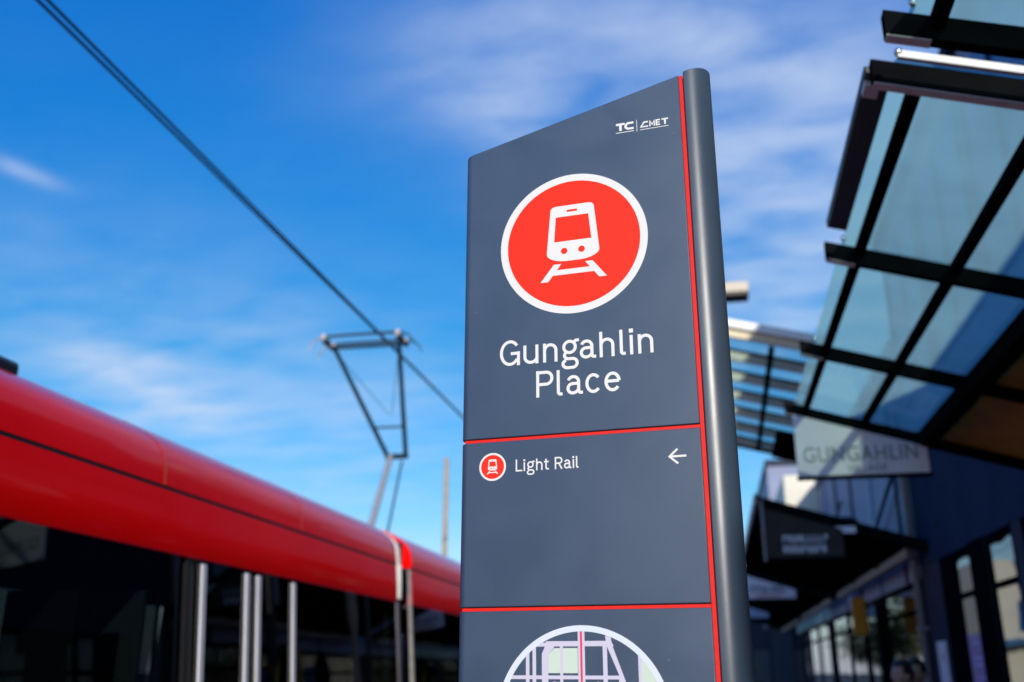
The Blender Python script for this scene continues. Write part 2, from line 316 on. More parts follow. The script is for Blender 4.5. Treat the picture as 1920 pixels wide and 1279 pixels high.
# ------------------------------------------------------------------ the wayfinding totem
SD = Vector((.99331, -.11548, 0))            # along the sign face, left to right
SN = Vector((.11548, .99331, 0))             # into the sign
S0 = Vector((.0028, 2.26325, 0)) - SD * .6   # left edge of the face on the ground
TOT = (S0 + SD * .3 + SN * .055)
def SP(u, z, d=0): return S0 + SD * u + SN * d + Vector((0, 0, z))
TH_D = .11
def top_z(u): return 2.9606 + .2416 * (u + .0016)
def build_totem():
    T = thing('wayfinding_totem', 'tall charcoal wayfinding totem with red train disc and Gungahlin Place lettering', 'sign', tuple(TOT))
    def outline():                            # plan of the panel body (u, d): rounded left corners
        P = []; r = .02; c = .013
        for k in range(9):
            a = PI / 2 + (PI / 2) * k / 8; P.append((c + r * math.cos(a), TH_D - r + r * math.sin(a)))
        for k in range(9):
            a = PI + (PI / 2) * k / 8; P.append((c + r * math.cos(a), r + r * math.sin(a)))
        P += [(.5945, 0), (.5945, TH_D)]
        return P
    def panel(z0, zt):
        bm = bmesh.new(); O = outline()
        prism(bm, O, lambda u, d: SP(u, z0, d), lambda u, d: SP(u, zt(u), d))
        return part('panel', bm, MT['panel'], T, bevel=.0022, seg=2)
    p1 = panel(2.1515, lambda u: top_z(u)); p2 = panel(1.7425, lambda u: 2.142); p3 = panel(.06, lambda u: 1.7330)
    # core coloured black for the shadow line in the joints, red strips let in
    bm = bmesh.new()
    prism(bm, [(.010, .014), (.6070, .014), (.6070, TH_D - .006), (.010, TH_D - .006)], lambda u, d: SP(u, .02, d), lambda u, d: SP(u, top_z(u) - .006, d))
    part('core', bm, MT['tram_dark'], T)
    for z0, z1 in ((2.1420, 2.1494), (1.7330, 1.7404)):
        bm = bmesh.new(); prism(bm, [(.0045, .0028), (.5943, .0028), (.5943, .0135), (.0045, .0135)], lambda u, d: SP(u, z0 + .0001, d), lambda u, d: SP(u, z1, d))
        part('red_strip', bm, MT['strip_red'], T)
    bm = bmesh.new(); prism(bm, [(.5950, .0018), (.6045, .0018), (.6045, .0135), (.5950, .0135)], lambda u, d: SP(u, .03, d), lambda u, d: SP(u, top_z(u) - .003, d))
    part('red_strip', bm, MT['strip_red'], T)
    # rounded post
    bm = bmesh.new(); r = TH_D / 2 + .001; P = [(.6065, -.001), (.6150, -.001)]
    for k in range(1, 24):
        a = -PI / 2 + PI * k / 24; P.append((.6150 + r * 1.02 * math.cos(a), TH_D / 2 + r * math.sin(a)))
    P += [(.6150, TH_D + .001), (.6065, TH_D + .001)]
    prism(bm, P, lambda u, d: SP(u, 0, d), lambda u, d: SP(u, top_z(u) + .006 - .02 * max(0, u - .645), d))
    part('post', bm, MT['post'], T, smooth=True, bevel=.0025)
    bm = bmesh.new(); prism(bm, [(-.03, -.03), (.7, -.03), (.7, .14), (-.03, .14)], lambda u, d: SP(u, -.002, d), lambda u, d: SP(u, .018, d)); part('base_plate', bm, MT['steel_dark'], T, bevel=.003)

    def flat(name, polys, m, parent, d, holes=None):
        """Thin vinyl: polygons in (u, z), 0.4 mm thick, at depth -d in front of the face."""
        bm = bmesh.new()
        for i, P in enumerate(polys): prism(bm, P, lambda u, z: SP(u, z, -d - i * 4e-6), lambda u, z: SP(u, z, -d + .0003 - i * 4e-6))
        return part(name, bm, m, parent)
    def circ(cu, cz, r, n=96): return [(cu + r * math.cos(2 * PI * k / n), cz + r * math.sin(2 * PI * k / n)) for k in range(n)]
    def ringp(cu, cz, r0, r1, n=120, a0=0, a1=2 * PI):
        q = []
        for k in range(n):
            a, b = a0 + (a1 - a0) * k / n, a0 + (a1 - a0) * (k + 1) / n
            q.append([(cu + r0 * math.cos(a), cz + r0 * math.sin(a)), (cu + r1 * math.cos(a), cz + r1 * math.sin(a)), (cu + r1 * math.cos(b), cz + r1 * math.sin(b)), (cu + r0 * math.cos(b), cz + r0 * math.sin(b))])
        return q
    def quads(name, qs, m, parent, d):        # flat cards without side walls, for many-piece shapes
        bm = bmesh.new()
        for i, q in enumerate(qs): bm.faces.new([bm.verts.new(SP(u, z, -d - i * 3e-6 * 0)) for u, z in q])
        bmesh.ops.remove_doubles(bm, verts=bm.verts, dist=1e-6)
        return part(name, bm, m, parent)
    def rrect(u0, u1, z0, z1, rs, n=8):       # rounded rect, radii bl, br, tr, tl
        P = []
        for (cx, cz, r, a0) in ((u0, z0, rs[0], PI), (u1, z0, rs[1], 1.5 * PI), (u1, z1, rs[2], 0), (u0, z1, rs[3], .5 * PI)):
            ox = cx + (r if cx == u0 else -r); oz = cz + (r if cz == z0 else -r)
            for k in range(n + 1):
                a = a0 + PI / 2 * k / n; P.append((ox + r * math.cos(a), oz + r * math.sin(a)))
        return P
    def pictogram(parent, cu, cz, ro, ri, s, d0=.0004, names=('sign_ring', 'red_disc', 'train_symbol')):
        quads(names[0], ringp(cu, cz, ri - .0006, ro), MT['sign_white'], parent, d0)
        flat(names[1], [circ(cu, cz, ri)], MT['sign_red'], parent, d0 - .0001)
        K = lambda L: [(cu + (u - .2965) * s, cz + (z - 2.660) * s) for u, z in L]
        # white body: slightly flared sides, rounded top and bowl-shaped bottom
        body = [(.2371, 2.753), (.2378, 2.759), (.2405, 2.7640), (.2455, 2.7672), (.252, 2.7683), (.341, 2.7683), (.3475, 2.7672), (.3525, 2.7640), (.3552, 2.759), (.3559, 2.753),
                (.3668, 2.6360), (.3665, 2.6300), (.3635, 2.6245), (.356, 2.6185), (.344, 2.6130), (.330, 2.6100), (.3145, 2.6088), (.2785, 2.6088), (.263, 2.6100), (.249, 2.6130), (.237, 2.6185), (.2295, 2.6245), (.2265, 2.6300), (.2262, 2.6360)]
        bars = [[(.2448, 2.6022), (.2083, 2.5555), (.2292, 2.5555), (.2415, 2.5715), (.2527, 2.5858), (.2647, 2.6022)],
                [(.3482, 2.6018), (.3283, 2.6018), (.3405, 2.5858), (.3515, 2.5715), (.3645, 2.5545), (.3845, 2.5545)],
                [(.2415, 2.5715), (.3515, 2.5715), (.3405, 2.5858), (.2527, 2.5858)]]
        flat(names[2], [K(body)] + [K(b) for b in bars], MT['sign_white'], parent, d0 + .0003)
        win = [(.2465, 2.6656), (.3466, 2.6656), (.3400, 2.7366), (.2518, 2.7366)]
        reds = [K(win), rrect(cu + (.2815 - .2965) * s, cu + (.3105 - .2965) * s, cz + (2.7488 - 2.66) * s, cz + (2.7550 - 2.66) * s, [.0028 * s] * 4, 4)]
        for x in (.2731, .3198): reds.append(circ(cu + (x - .2965) * s, cz + (2.6378 - 2.66) * s, .0088 * s, 28))
        flat('train_window_marks', reds, MT['sign_red'], parent, d0 + .0006)
    pictogram(p1, .2958, 2.6590, .1975, .1785, 1.0)
    pictogram(p2, .0795, 2.0785, .0350, .0306, .172)

    # ---- lettering: monoline strokes
    def stroke(pts, w):
        q = [Vector(p) for p in pts]; pts = [q[0]] + [b for a, b in zip(q, q[1:]) if (b - a).length > 2e-4 * (w / .0092)]; Lp, Rp = [], []
        for i, p in enumerate(pts):
            a = (p - pts[i - 1]).normalized() if i else None
            b = (pts[i + 1] - p).normalized() if i < len(pts) - 1 else None
            if a is None: a = b
            if b is None: b = a
            na, nb = Vector((-a.y, a.x)), Vector((-b.y, b.x)); n = (na + nb); n.normalize()
            k = w / 2 / max(.70, n.dot(na)); Lp.append(p + n * k); Rp.append(p - n * k)
        return [[tuple(Lp[i]), tuple(Rp[i]), tuple(Rp[i + 1]), tuple(Lp[i + 1])] for i in range(len(pts) - 1)]
    def arc(cx, cz, rx, rz, a0, a1, n=20): return [(cx + rx * math.cos(R(a0 + (a1 - a0) * k / n)), cz + rz * math.sin(R(a0 + (a1 - a0) * k / n))) for k in range(n + 1)]
    w = .0079; h = .0043; xh = .0505
    def g_u(): return [[(h, xh), (h, .019)] + arc(.0203, .019, .0160, .0148, 180, 360)[1:], [(.0363, xh), (.0363, 0)]]
    def g_n(asc): return [[(h, asc), (h, 0)], arc(.0194, .0312, .0148, .0148, 175, 0) + [(.0342, 0)]]
    GL = {
        'G': (.0554, [arc(.0280, .0345, .0233, .0304, 38, 325, 40), [(.0300, .0325), (.0507, .0325)], [(.0507, .0371), (.0507, 0)]]),
        'u': (.0408, g_u()), 'n': (.0389, g_n(xh)), 'h': (.0389, g_n(.0668)),
        'i': (.0092, [[(h, xh), (h, 0)], [(h - .0052, .0620), (h + .0052, .0620)]]),
        'l': (.0150, [[(h, .0668), (h, .0095)] + arc(.0098, .0093, .0052, .0050, 180, 275, 8) + [(.0150, .0046)]]),
        'P': (.0450, [[(h, .069), (h, 0)], [(h, .0644), (.0268, .0644)] + arc(.0268, .0488, .0146, .0156, 90, -90) + [(h, .0332)]]),
        'R': (.0450, [[(h, .069), (h, 0)], [(h, .0644), (.0262, .0644)] + arc(.0262, .0488, .0146, .0156, 90, -90) + [(h, .0332)], [(.0235, .0332), (.0410, 0)]]),
        'L': (.0390, [[(h, .069), (h, 0)], [(h, h), (.0390, h)]]),
        'c': (.0395, [arc(.0205, .0252, .0164, .0214, 40, 320, 30)]),
        'e': (.0426, [[(.0055, .0268), (.0372, .0268)], arc(.0213, .0252, .0165, .0212, 4, 322, 34)]),
        'a': (.0425, [arc(.0185, .0330, .0135, .0134, 158, 0, 18) + [(.0320, .0100)] + arc(.0375, .0095, .0055, .0052, 180, 275, 8) + [(.0425, .0045)],
                      [(.0320, .0285), (.0170, .0285)] + arc(.0165, .0165, .0118, .0120, 90, 270, 18) + arc(.0165, .0170, .0155, .0125, 270, 350, 10)]),
        'g': (.0468, [arc(.0220, .0352, .0150, .0150, 0, 360, 36), [(.0318, .0450), (.0375, .0515), (.0468, .0520)],
                      arc(.0195, .0135, .0110, .0095, 128, 262, 14), [(.0180, .0042), (.0290, .0042)] + arc(.0290, -.0075, .0120, .0117, 90, -90, 14) + [(.0165, -.0192)] + arc(.0165, -.0090, .0122, .0102, 270, 110, 14)]),
        't': (.0285, [[(.0118, .0625), (.0118, .0125)] + arc(.0200, .0125, .0082, .0080, 180, 290, 10) + [(.0285, .0055)], [(0, .0460), (.0275, .0460)]]),
    }
    def text(name, items, base, s, parent, d=.0004):
        """items = [(glyph, u of its left side)]"""
        bm = bmesh.new(); lay = 0
        for ch, u in items:
            for st in GL[ch][1]:
                lay += 1
                wv = w if not (ch == 'i' and st[0][1] > .06) else .0104
                for q in stroke([(u + x * s, base + z * s) for x, z in st], wv * s * (1.06 if s < .6 else 1)):
                    try: bm.faces.new([bm.verts.new(SP(a, b, -d - (lay % 7) * 2.5e-5)) for a, b in q])
                    except ValueError: pass
        return part(name, bm, MT['sign_white'], parent)
    text('lettering', [('G', .0964), ('u', .1600), ('n', .2122), ('g', .2600), ('a', .3075), ('h', .3586), ('l', .4098), ('i', .4352), ('n', .4555)], 2.3368, 1, p1)
    text('lettering', [('P', .1935), ('l', .2470), ('a', .2715), ('c', .3205), ('e', .3680)], 2.2468, 1, p1)
    s2 = .435; x = .1397; it = []
    for ch in 'Light Rail':
        if ch == ' ': x += .0115; continue
        it.append((ch, x)); x += GL[ch][0] * s2 + .0044
    k = (.2987 - .1397) / (x - .0044 - .1397)
    it = [(c, .1397 + (u - .1397) * k) for c, u in it]
    text('lettering', it, 2.0632, s2, p2)
    # arrow
    qs = []
    for st in ([(.5195, 2.0765), (.5585, 2.0765)], [(.5385, 2.0938), (.5190, 2.0765), (.5385, 2.0592)]): qs += stroke(st, .0050)
    bm = bmesh.new()
    for i, q in enumerate(qs): bm.faces.new([bm.verts.new(SP(a, b, -.0004 - (i > 0) * 2.5e-5)) for a, b in q])
    part('arrow', bm, MT['sign_white'], p2)
    # operator marks, top right
    qs = []
    def poly(*P): qs.append(list(P))
    def SS(st, ww):
        for q in stroke(st, ww): qs.append(q)
    z1, z0 = 2.9872, 2.9645
    SS([(.4215, z1 - .003), (.4455, z1 - .003)], .0062); SS([(.4335, z1 - .003), (.4335, z0)], .0072)
    SS([(.4690, z1 - .003), (.4530, z1 - .003), (.4475, z1 - .009), (.4475, z0 + .008), (.4530, z0 + .003), (.4690, z0 + .003)], .0062)
    SS([(.4205, 2.9590), (.4700, 2.9590)], .0020)
    SS([(.4775, 2.9900), (.4775, 2.9545)], .0014)
    z1, z0 = 2.9815, 2.9640
    SS([(.5075, z1 - .002), (.4975, z1 - .002), (.4880, z0 + .002), (.5075, z0 + .002)], .0046)
    SS([(.5125, z0), (.5125, z1 - .001), (.5185, z0 + .005), (.5245, z1 - .001), (.5245, z0)], .0042)
    SS([(.5395, z1 - .0018), (.5300, z1 - .0018), (.5300, z0 + .0018), (.5395, z0 + .0018)], .0040); SS([(.5300, (z1 + z0) / 2), (.5385, (z1 + z0) / 2)], .0032)
    SS([(.5440, z1 - .0018), (.5612, z1 - .0018)], .0042); SS([(.5526, z1 - .0018), (.5526, z0)], .0046)
    SS([(.4855, 2.9580), (.5612, 2.9580)], .0018)
    bm = bmesh.new()
    for i, q in enumerate(qs): bm.faces.new([bm.verts.new(SP(a, b, -.0004 - (i % 9) * 1.2e-5)) for a, b in q])
    part('operator_marks', bm, MT['sign_white'], p1)
    # ---- round street map on the lower panel
    cu, cz, ro = .2965, 1.4975, .2010
    quads('map_ring', ringp(cu, cz, ro - .0135, ro, 140), MT['map_ring'], p3, .0012)
    ri = ro - .012
    def clip(P):                               # keep what lies inside the ring
        n = 160; circle = [Vector((cu + ri * math.cos(2 * PI * k / n), cz + ri * math.sin(2 * PI * k / n))) for k in range(n)]
        out = [Vector(p) for p in P]
        for i in range(n):
            a, b = circle[i], circle[(i + 1) % n]; e = b - a; res = []
            if len(out) < 3: return []
            for j in range(len(out)):
                p, q = out[j - 1], out[j]
                sp = e.x * (p.y - a.y) - e.y * (p.x - a.x); sq = e.x * (q.y - a.y) - e.y * (q.x - a.x)
                if (sp >= 0) != (sq >= 0): res.append(p + (q - p) * (sp / (sp - sq)))
                if sq >= 0: res.append(q)
            out = res
        return [tuple(p) for p in out] if len(out) >= 3 else []
    def mapl(name, polys, m, d):
        bm = bmesh.new()
        for i, P in enumerate(polys):
            C = clip(P)
            if C: bm.faces.new([bm.verts.new(SP(a, b, -d - i * 1e-5)) for a, b in C])
        part(name, bm, m, p3)
    H = lambda z0_, z1_, u0=.05, u1=.56: [(u0, z0_), (u1, z0_), (u1, z1_), (u0, z1_)]
    V = lambda u0, u1, z0_=1.25, z1_=1.75: [(u0, z0_), (u1, z0_), (u1, z1_), (u0, z1_)]
    streets = [[(.2125, 1.6525), (.372, 1.6525), (.3650, 1.6640), (.2125, 1.6640)], V(.2885, .3045), [(.2025, 1.30), (.2180, 1.30), (.2180, 1.634), (.2325, 1.6505), (.2240, 1.664), (.2100, 1.652), (.2028, 1.636)],
               [(.3647, 1.675), (.3520, 1.675), (.3560, 1.652), (.3815, 1.592), (.3800, 1.30), (.3960, 1.30), (.3965, 1.578), (.3680, 1.655)],
               V(.3460, .3560, 1.3, 1.653), V(.1645, .1730), V(.1805, .1890), H(1.5815, 1.5895, .05, .39), V(.2460, .2530, 1.3, 1.655), H(1.5250, 1.5330, .05, .39), H(1.4600, 1.4700), H(1.4000, 1.4080), H(1.3500, 1.3580), [(.130, 1.66), (.190, 1.652), (.215, 1.6525), (.215, 1.660), (.190, 1.664), (.130, 1.672)]]
    mapl('map_streets', streets, MT['map_pale'], .0004)
    for pk in ([[(.2182, 1.5945), (.2462, 1.5945), (.2462, 1.6488), (.2325, 1.6488), (.2182, 1.634)], [(.2530, 1.5945), (.2878, 1.5945), (.2878, 1.6488), (.2530, 1.6488)], [(.4335, 1.30), (.56, 1.30), (.56, 1.65), (.4335, 1.65)]]): mapl('map_park', [pk], MT['map_green'], .0007)
    mapl('map_rail_line', [V(.2938, .2988)], MT['map_line'], .0009)
    mapl('map_park_edge', [V(.4262, .4338)], MT['map_pale'], .0008)
    for pu in (.2330, .3350): flat('map_pin', [circ(pu, 1.568, .0085, 24)], MT['map_pink'], p3, .0010)
build_totem()

# ------------------------------------------------------------------ tram
XS, XC = -3.155, -4.48
def build_tram():
    T = thing('tram', 'long red tram with black windows and raised pantograph standing left of the totem', 'tram', (XC, 2, -.1))
    side = [(0, 2.28), (.006, 2.46), (.014, 2.632)]                 # (inset, z) of the red band
    shoulder = [(.026, 2.652), (.030, 2.72), (.040, 2.80), (.060, 2.86), (.110, 2.92), (.180, 2.972), (.26, 3.018), (.335, 3.057), (.43, 3.088), (.55, 3.112), (.75, 3.125)]
    hw = XS - XC
    def loft(name, prof, y0, y1, m, parent, t=.03, ends=True, ny=1):
        bm = bmesh.new(); rows = []
        for j in range(ny + 1):
            y = y0 + (y1 - y0) * j / ny; rows.append([bm.verts.new((XC + hw - d, y, z)) for d, z in prof] )
        for A, B in zip(rows, rows[1:]):
            for i in range(len(prof) - 1): bm.faces.new((A[i], B[i], B[i + 1], A[i + 1]))
        return part(name, bm, m, parent, smooth=True)
    def mirror_prof(p): return [(2 * hw - d, z) for d, z in reversed(p)]
    def module(y0, y1, main):
        ny = 1
        body = part('body_shell', bm_shell(y0, y1), MT['tram_red'], T, smooth=True)
        full = shoulder + mirror_prof(shoulder)
        bm = bmesh.new()
        outl = [(XC + hw - d, z) for d, z in full] + [(XC - hw + .1, 2.652 + .0), (XC + hw - .1, 2.652)]
        prism(bm, outl[:len(full)], lambda x, z: (x, y0, z), lambda x, z: (x, y1, z))
        roof = part('roof_shroud', bm, MT['tram_red'], T, smooth=True)
        g = bmesh.new(); box(g, XC - hw + .03, XC + hw - .030, y0 + .01, y1 - .01, 2.630, 2.655); part('seam_groove', g, MT['tram_dark'], T)
        # continuous black glazing band in separate panes
        return body
    def bm_shell(y0, y1):
        bm = bmesh.new()
        for s in (1, -1):
            P = [(hw, 2.28), (hw - .012, 2.46), (hw - .026, 2.628), (hw - .06, 2.632), (hw - .06, 2.26), (hw - .012, 2.262)]
            prism(bm, [(XC + s * x, z) for x, z in P], lambda x, z: (x, y0, z), lambda x, z: (x, y1, z))
            P = [(hw + .105, .855), (hw + .115, .80), (hw + .125, .25), (hw + .06, .12), (hw - .05, .12), (hw - .05, .855)]
            prism(bm, [(XC + s * x, z) for x, z in P], lambda x, z: (x, y0, z), lambda x, z: (x, y1, z))
        return bm
    Y0, Y1, Y2, Y3, Y4, Y5 = -7.0, 9.80, 10.34, 18.2, 18.7, 27.0
    for a, b in ((Y0, Y1), (Y2, Y3), (Y4, Y5)): module(a, b, True)
    # glazing and pillars
    def tilt(bm, sgn=1):                       # the sides lean in towards the roof
        for v in bm.verts: v.co.x += sgn * .078 * max(0, 2.27 - max(v.co.z, .5))
        return bm
    def pane(y0, y1):
        bm = tilt(BX(XS - .020, XS - .008, y0, y1, .86, 2.262)); return part('window', bm, MT['tram_glass'], T)
    def pillar(y, wd=.10):
        bm = tilt(BX(XS - .06, XS - .022, y - wd / 2, y + wd / 2, .86, 2.262)); part('pillar', bm, MT['tram_dark'], T)
    for a, b in ((Y0 + .05, -2.2), (-2.19, 2.0), (2.01, 5.46)): pane(a, b)
    for a, b in ((7.26, 9.76), (Y2 + .04, 14.2), (14.21, Y3 - .04), (Y4 + .04, 22.9), (22.91, Y5 - .1)): pane(a, b)
    for y in (-2.195, 2.005, 5.47, 5.66, 7.24, 14.2, 9.70, Y2 + .1, Y3 - .1, Y4 + .1): pillar(y, .09)
    # far side
    for a, b in ((Y0, Y1), (Y2, Y3), (Y4, Y5)):
        part('window', tilt(BX(XC - hw + .008, XC - hw + .020, a + .05, b - .05, .86, 2.262), -1), MT['tram_glass'], T)
    # double door with light edge strips
    for (a, b) in ((5.72, 6.465), (6.495, 7.235)):
        d = part('door', tilt(BX(XS - .020, XS - .006, a, b, .30, 2.262)), MT['tram_glass'], T)
        for y in ((a + .055, b - .075) if a < 6 else (a + .075, b - .055)):
            part('door_edge', tilt(BX(XS - .004, XS + .012, y - .030, y + .030, .34, 2.235)), MT['door_edge'], d, bevel=.006)
    # gangways
    for ya, yb in ((Y1, Y2), (Y3, Y4)):
        bl = part('gangway_bellows', BX(XC - hw + .14, XC + hw - .14, ya - .04, yb + .04, .25, 2.92), MT['bellows'], T)
        prof = [(hw - .012, .25), (hw - .012, 2.25)]
        for y, wd, ins in ((ya + .045, .05, .02), (ya + .26, .03, .12)):
            for sgn in (1, -1):
                bm = bmesh.new(); k = [XC + sgn * (hw - .16), XC + sgn * (hw - ins)]; t2 = .078 * 1.9
                prism(bm, [(k[0], .25), (k[1] + sgn * t2, .25), (k[1], 2.29), (k[0], 2.29)], lambda x, z: (x, y - wd / 2, z), lambda x, z: (x, y + wd / 2, z))
                part('bellows_rib', bm, MT['rib'], bl, bevel=.012)
        # grey end frame of the next car below its roof shroud
        for sgn in (1, -1):
            bm = bmesh.new(); k = [XC + sgn * (hw - .060), XC + sgn * (hw - .004)]; t2 = .078 * 1.9
            prism(bm, [(k[0] + sgn * t2, .25), (k[1] + sgn * t2, .25), (k[1], 2.29), (k[1] - sgn * .022, 2.628), (k[0], 2.628)], lambda x, z: (x, yb - .055, z), lambda x, z: (x, yb - .002, z))
            part('end_frame', bm, MT['rib'], T, bevel=.008)
        for sgn in (1, -1):                    # grey lower run of the hoop
            bm = bmesh.new(); k = [XC + sgn * (hw - .115), XC + sgn * (hw - .03)]; t2 = .078 * 1.9
            prism(bm, [(k[0] + sgn * t2, .25), (k[1] + sgn * t2, .25), (k[1], 2.297), (k[0], 2.297)], lambda x, z: (x, ya + .10, z), lambda x, z: (x, ya + .15, z))
            part('hoop_leg', bm, MT['pipe'], T, bevel=.008)
        # white hoop between the cars: its broad face looks along the street
        outer = [(.004, 2.300), (.006, 2.46), (.014, 2.63)] + [(d + .004, z) for d, z in shoulder]
        inner = [(.150, 2.300), (.150, 2.60), (.170, 2.70), (.21, 2.77), (.27, 2.83), (.35, 2.88), (.45, 2.93), (.57, 2.96), (.75, 2.98)]
        o2 = outer + mirror_prof(outer); i2 = inner + mirror_prof(inner)
        bm = bmesh.new()
        prism(bm, [(XC + hw - d, z) for d, z in o2] + [(XC + hw - d, z) for d, z in reversed(i2)], lambda x, z: (x, ya + .10, z), lambda x, z: (x, ya + .15, z))
        part('joint_cover', bm, MT['tram_white'], T)
    # underframe, floor, ceiling, interior
    for a, b in ((Y0, Y1), (Y2, Y3), (Y4, Y5)):
        part('floor', BX(XC - hw + .03, XC + hw - .03, a + .02, b - .02, .20, .30), MT['int_dark'], T)
        part('ceiling', BX(XC - hw + .055, XC + hw - .055, a + .02, b - .02, 2.235, 2.258), MT['int_dark'], T)
        part('bogie', BX(XC - .95, XC + .95, a + 2.0, a + 4.2, -.10, .19), MT['tram_dark'], T)
    part('cab_nose', BX(XC - hw + .06, XC + hw - .06, Y0 - .9, Y0 - .001, .15, 3.05), MT['tram_red'], T, bevel=.25, seg=5)
    part('cab_nose', BX(XC - hw + .06, XC + hw - .06, Y5 + .001, Y5 + .9, .15, 3.05), MT['tram_red'], T, bevel=.25, seg=5)
    part('partition', BX(XS - .70, XS - .15, 5.40, 5.43, .30, 2.05), MT['int_panel'], T)
    part('partition', BX(XS - .55, XS - .12, 4.72, 4.75, .30, 2.0), MT['int_dark'], T)
    part('screen', BX(XS - .60, XS - .56, 5.02, 5.50, 1.10, 1.70), MT['int_pale'], T)
    for y, x in ((2.3, .55), (3.75, .35), (8.25, .55), (8.0, 1.6), (12.9, .6), (11.6, .6)):
        part('grab_pole', TB([(XS - x, y, .3), (XS - x, y, 2.235)], .019, 10), MT['int_yellow'], T)
    for y, x, z in ((6.9, .35, 1.74), (8.22, .60, 1.62), (8.05, .62, 1.56)):
        bm = bmesh.new(); ball(bm, (XS - x, y, z), .035, (1, 1, 1.5)); part('stop_button', bm, MT['int_red'], T, smooth=True)
    for y in (-1, .0, 1.0, 2.9, 11.4, 12.4, 13.4, 15, 16):
        for x in (.28, .78, 1.75, 2.25):
            bm = bmesh.new(); box(bm, XS - x - .21, XS - x + .21, y, y + .44, .62, .70); box(bm, XS - x - .21, XS - x + .21, y - .02, y + .06, .70, 1.36)
            part('seat', bm, MT['int_seat'], T, bevel=.03)
    # roof gear
    bm = BX(XC - .75, XS - .42, -2.2, 4.38, 3.05, 3.17); part('roof_box', bm, MT['tram_dark'], T, bevel=.03)
    part('roof_box', BX(XC - .7, XC + .7, 5.4, 8.6, 3.05, 3.12), MT['tram_roof'], T, bevel=.03)
    # panel joints in the shroud (fine dark-red gaps)
    for y in (5.25, 7.32):
        bm = bmesh.new(); pr = [(d - .003, z + .0015) for d, z in shoulder[:9]]
        for (d0, z0), (d1, z1) in zip(pr, pr[1:]):
            bm.faces.new([bm.verts.new((XC + hw - d, yy, z)) for d, z, yy in ((d0, z0, y), (d1, z1, y), (d1, z1, y + .028), (d0, z0, y + .028))])
        part('shroud_joint', bm, MT['joint_orange'], T)
    # ---- pantograph: base, lower arm, forked upper arm, head
    P = bpy.data.objects.new('pantograph', None); COL.objects.link(P); P.parent = T; P.location = (0, 10.6, 3.2)
    P['label'] = 'dark forked pantograph raised to the overhead wire'
    kn = (XC - .02, 13.62, 4.62); hd = 12.06; hz = 5.90
    bm = bmesh.new(); box(bm, XC - .55, XC + .55, 12.3, 13.6, 3.12, 3.20)
    part('pantograph_base', bm, MT['tram_roof'], P, bevel=.02)
    part('lower_arm', TB([(XC - .10, 12.72, 3.2), (kn[0] - .06, kn[1] - .05, kn[2])], [.052, .042], 12), MT['panto_light'], P, smooth=True)
    part('control_rod', TB([(XC + .06, 13.05, 3.2), (kn[0] + .08, kn[1] + .08, kn[2] - .06)], .018, 8), MT['panto'], P, smooth=True)
    bm = bmesh.new(); tube(bm, [(XC - .17, kn[1], kn[2]), (XC + .17, kn[1], kn[2])], .045, 12)
    part('knee_joint', bm, MT['panto'], P, smooth=True)
    for s in (-1, 1):
        part('upper_arm', TB([(XC + s * .14, kn[1], kn[2]), (XC + s * .47, hd + .04, hz - .05)], [.036, .030], 10), MT['panto'], P, smooth=True)
    q = .27
    yb, zb = kn[1] + (hd - kn[1]) * q, kn[2] + (hz - kn[2]) * q; xb = .14 + .33 * q
    part('cross_bar', TB([(XC - xb, yb, zb), (XC + xb, yb, zb)], .017, 8), MT['panto'], P, smooth=True)
    bm = bmesh.new()
    for s in (-1, 1): tube(bm, [(XC + s * .45, hd + .1, hz - .12), (XC + s * .02, yb + .05, zb + .2)], .005, 6)
    part('brace_wire', bm, MT['panto'], P)
    for y, z in ((hd - .17, hz + .055), (hd + .17, hz + .055)):
        pts = [(XC - .50, y, z)] + [(XC - .5 + k * .1, y, z + .006 * math.sin(PI * k / 10)) for k in range(1, 10)] + [(XC + .5, y, z)]
        part('contact_strip', TB(pts, .022, 8), MT['carbon'], P, smooth=True)
        for s in (-1, 1):
            hp = [(XC + s * .5, y, z), (XC + s * .58, y, z - .008), (XC + s * .66, y, z - .04), (XC + s * .72, y, z - .10), (XC + s * .76, y, z - .18)]
            part('horn', TB(hp, [.017, .015, .012, .010, .008], 8), MT['panto_light'] if s < 0 else MT['panto'], P, smooth=True)
    part('head_tube', TB([(XC - .52, hd, hz - .06), (XC + .52, hd, hz - .06)], .026, 10), MT['panto'], P, smooth=True)
    for s in (-1, 1):
        bm = bmesh.new(); box(bm, XC + s * .53 - .035, XC + s * .53 + .035, hd - .20, hd + .20, hz - .04, hz + .03)
        part('head_spring_box', bm, MT['panto'], P, bevel=.01)
        bm = bmesh.new(); ball(bm, (XC + s * .53, hd - .23, hz + .03), .038, (.9, .9, 1.35)); part('insulator', bm, MT['insul'], P, smooth=True)
        bm = bmesh.new(); ball(bm, (XC + s * .53 + .07, hd - .06, hz - .03), .026); part('insulator', bm, MT['insul'], P, smooth=True)
build_tram()

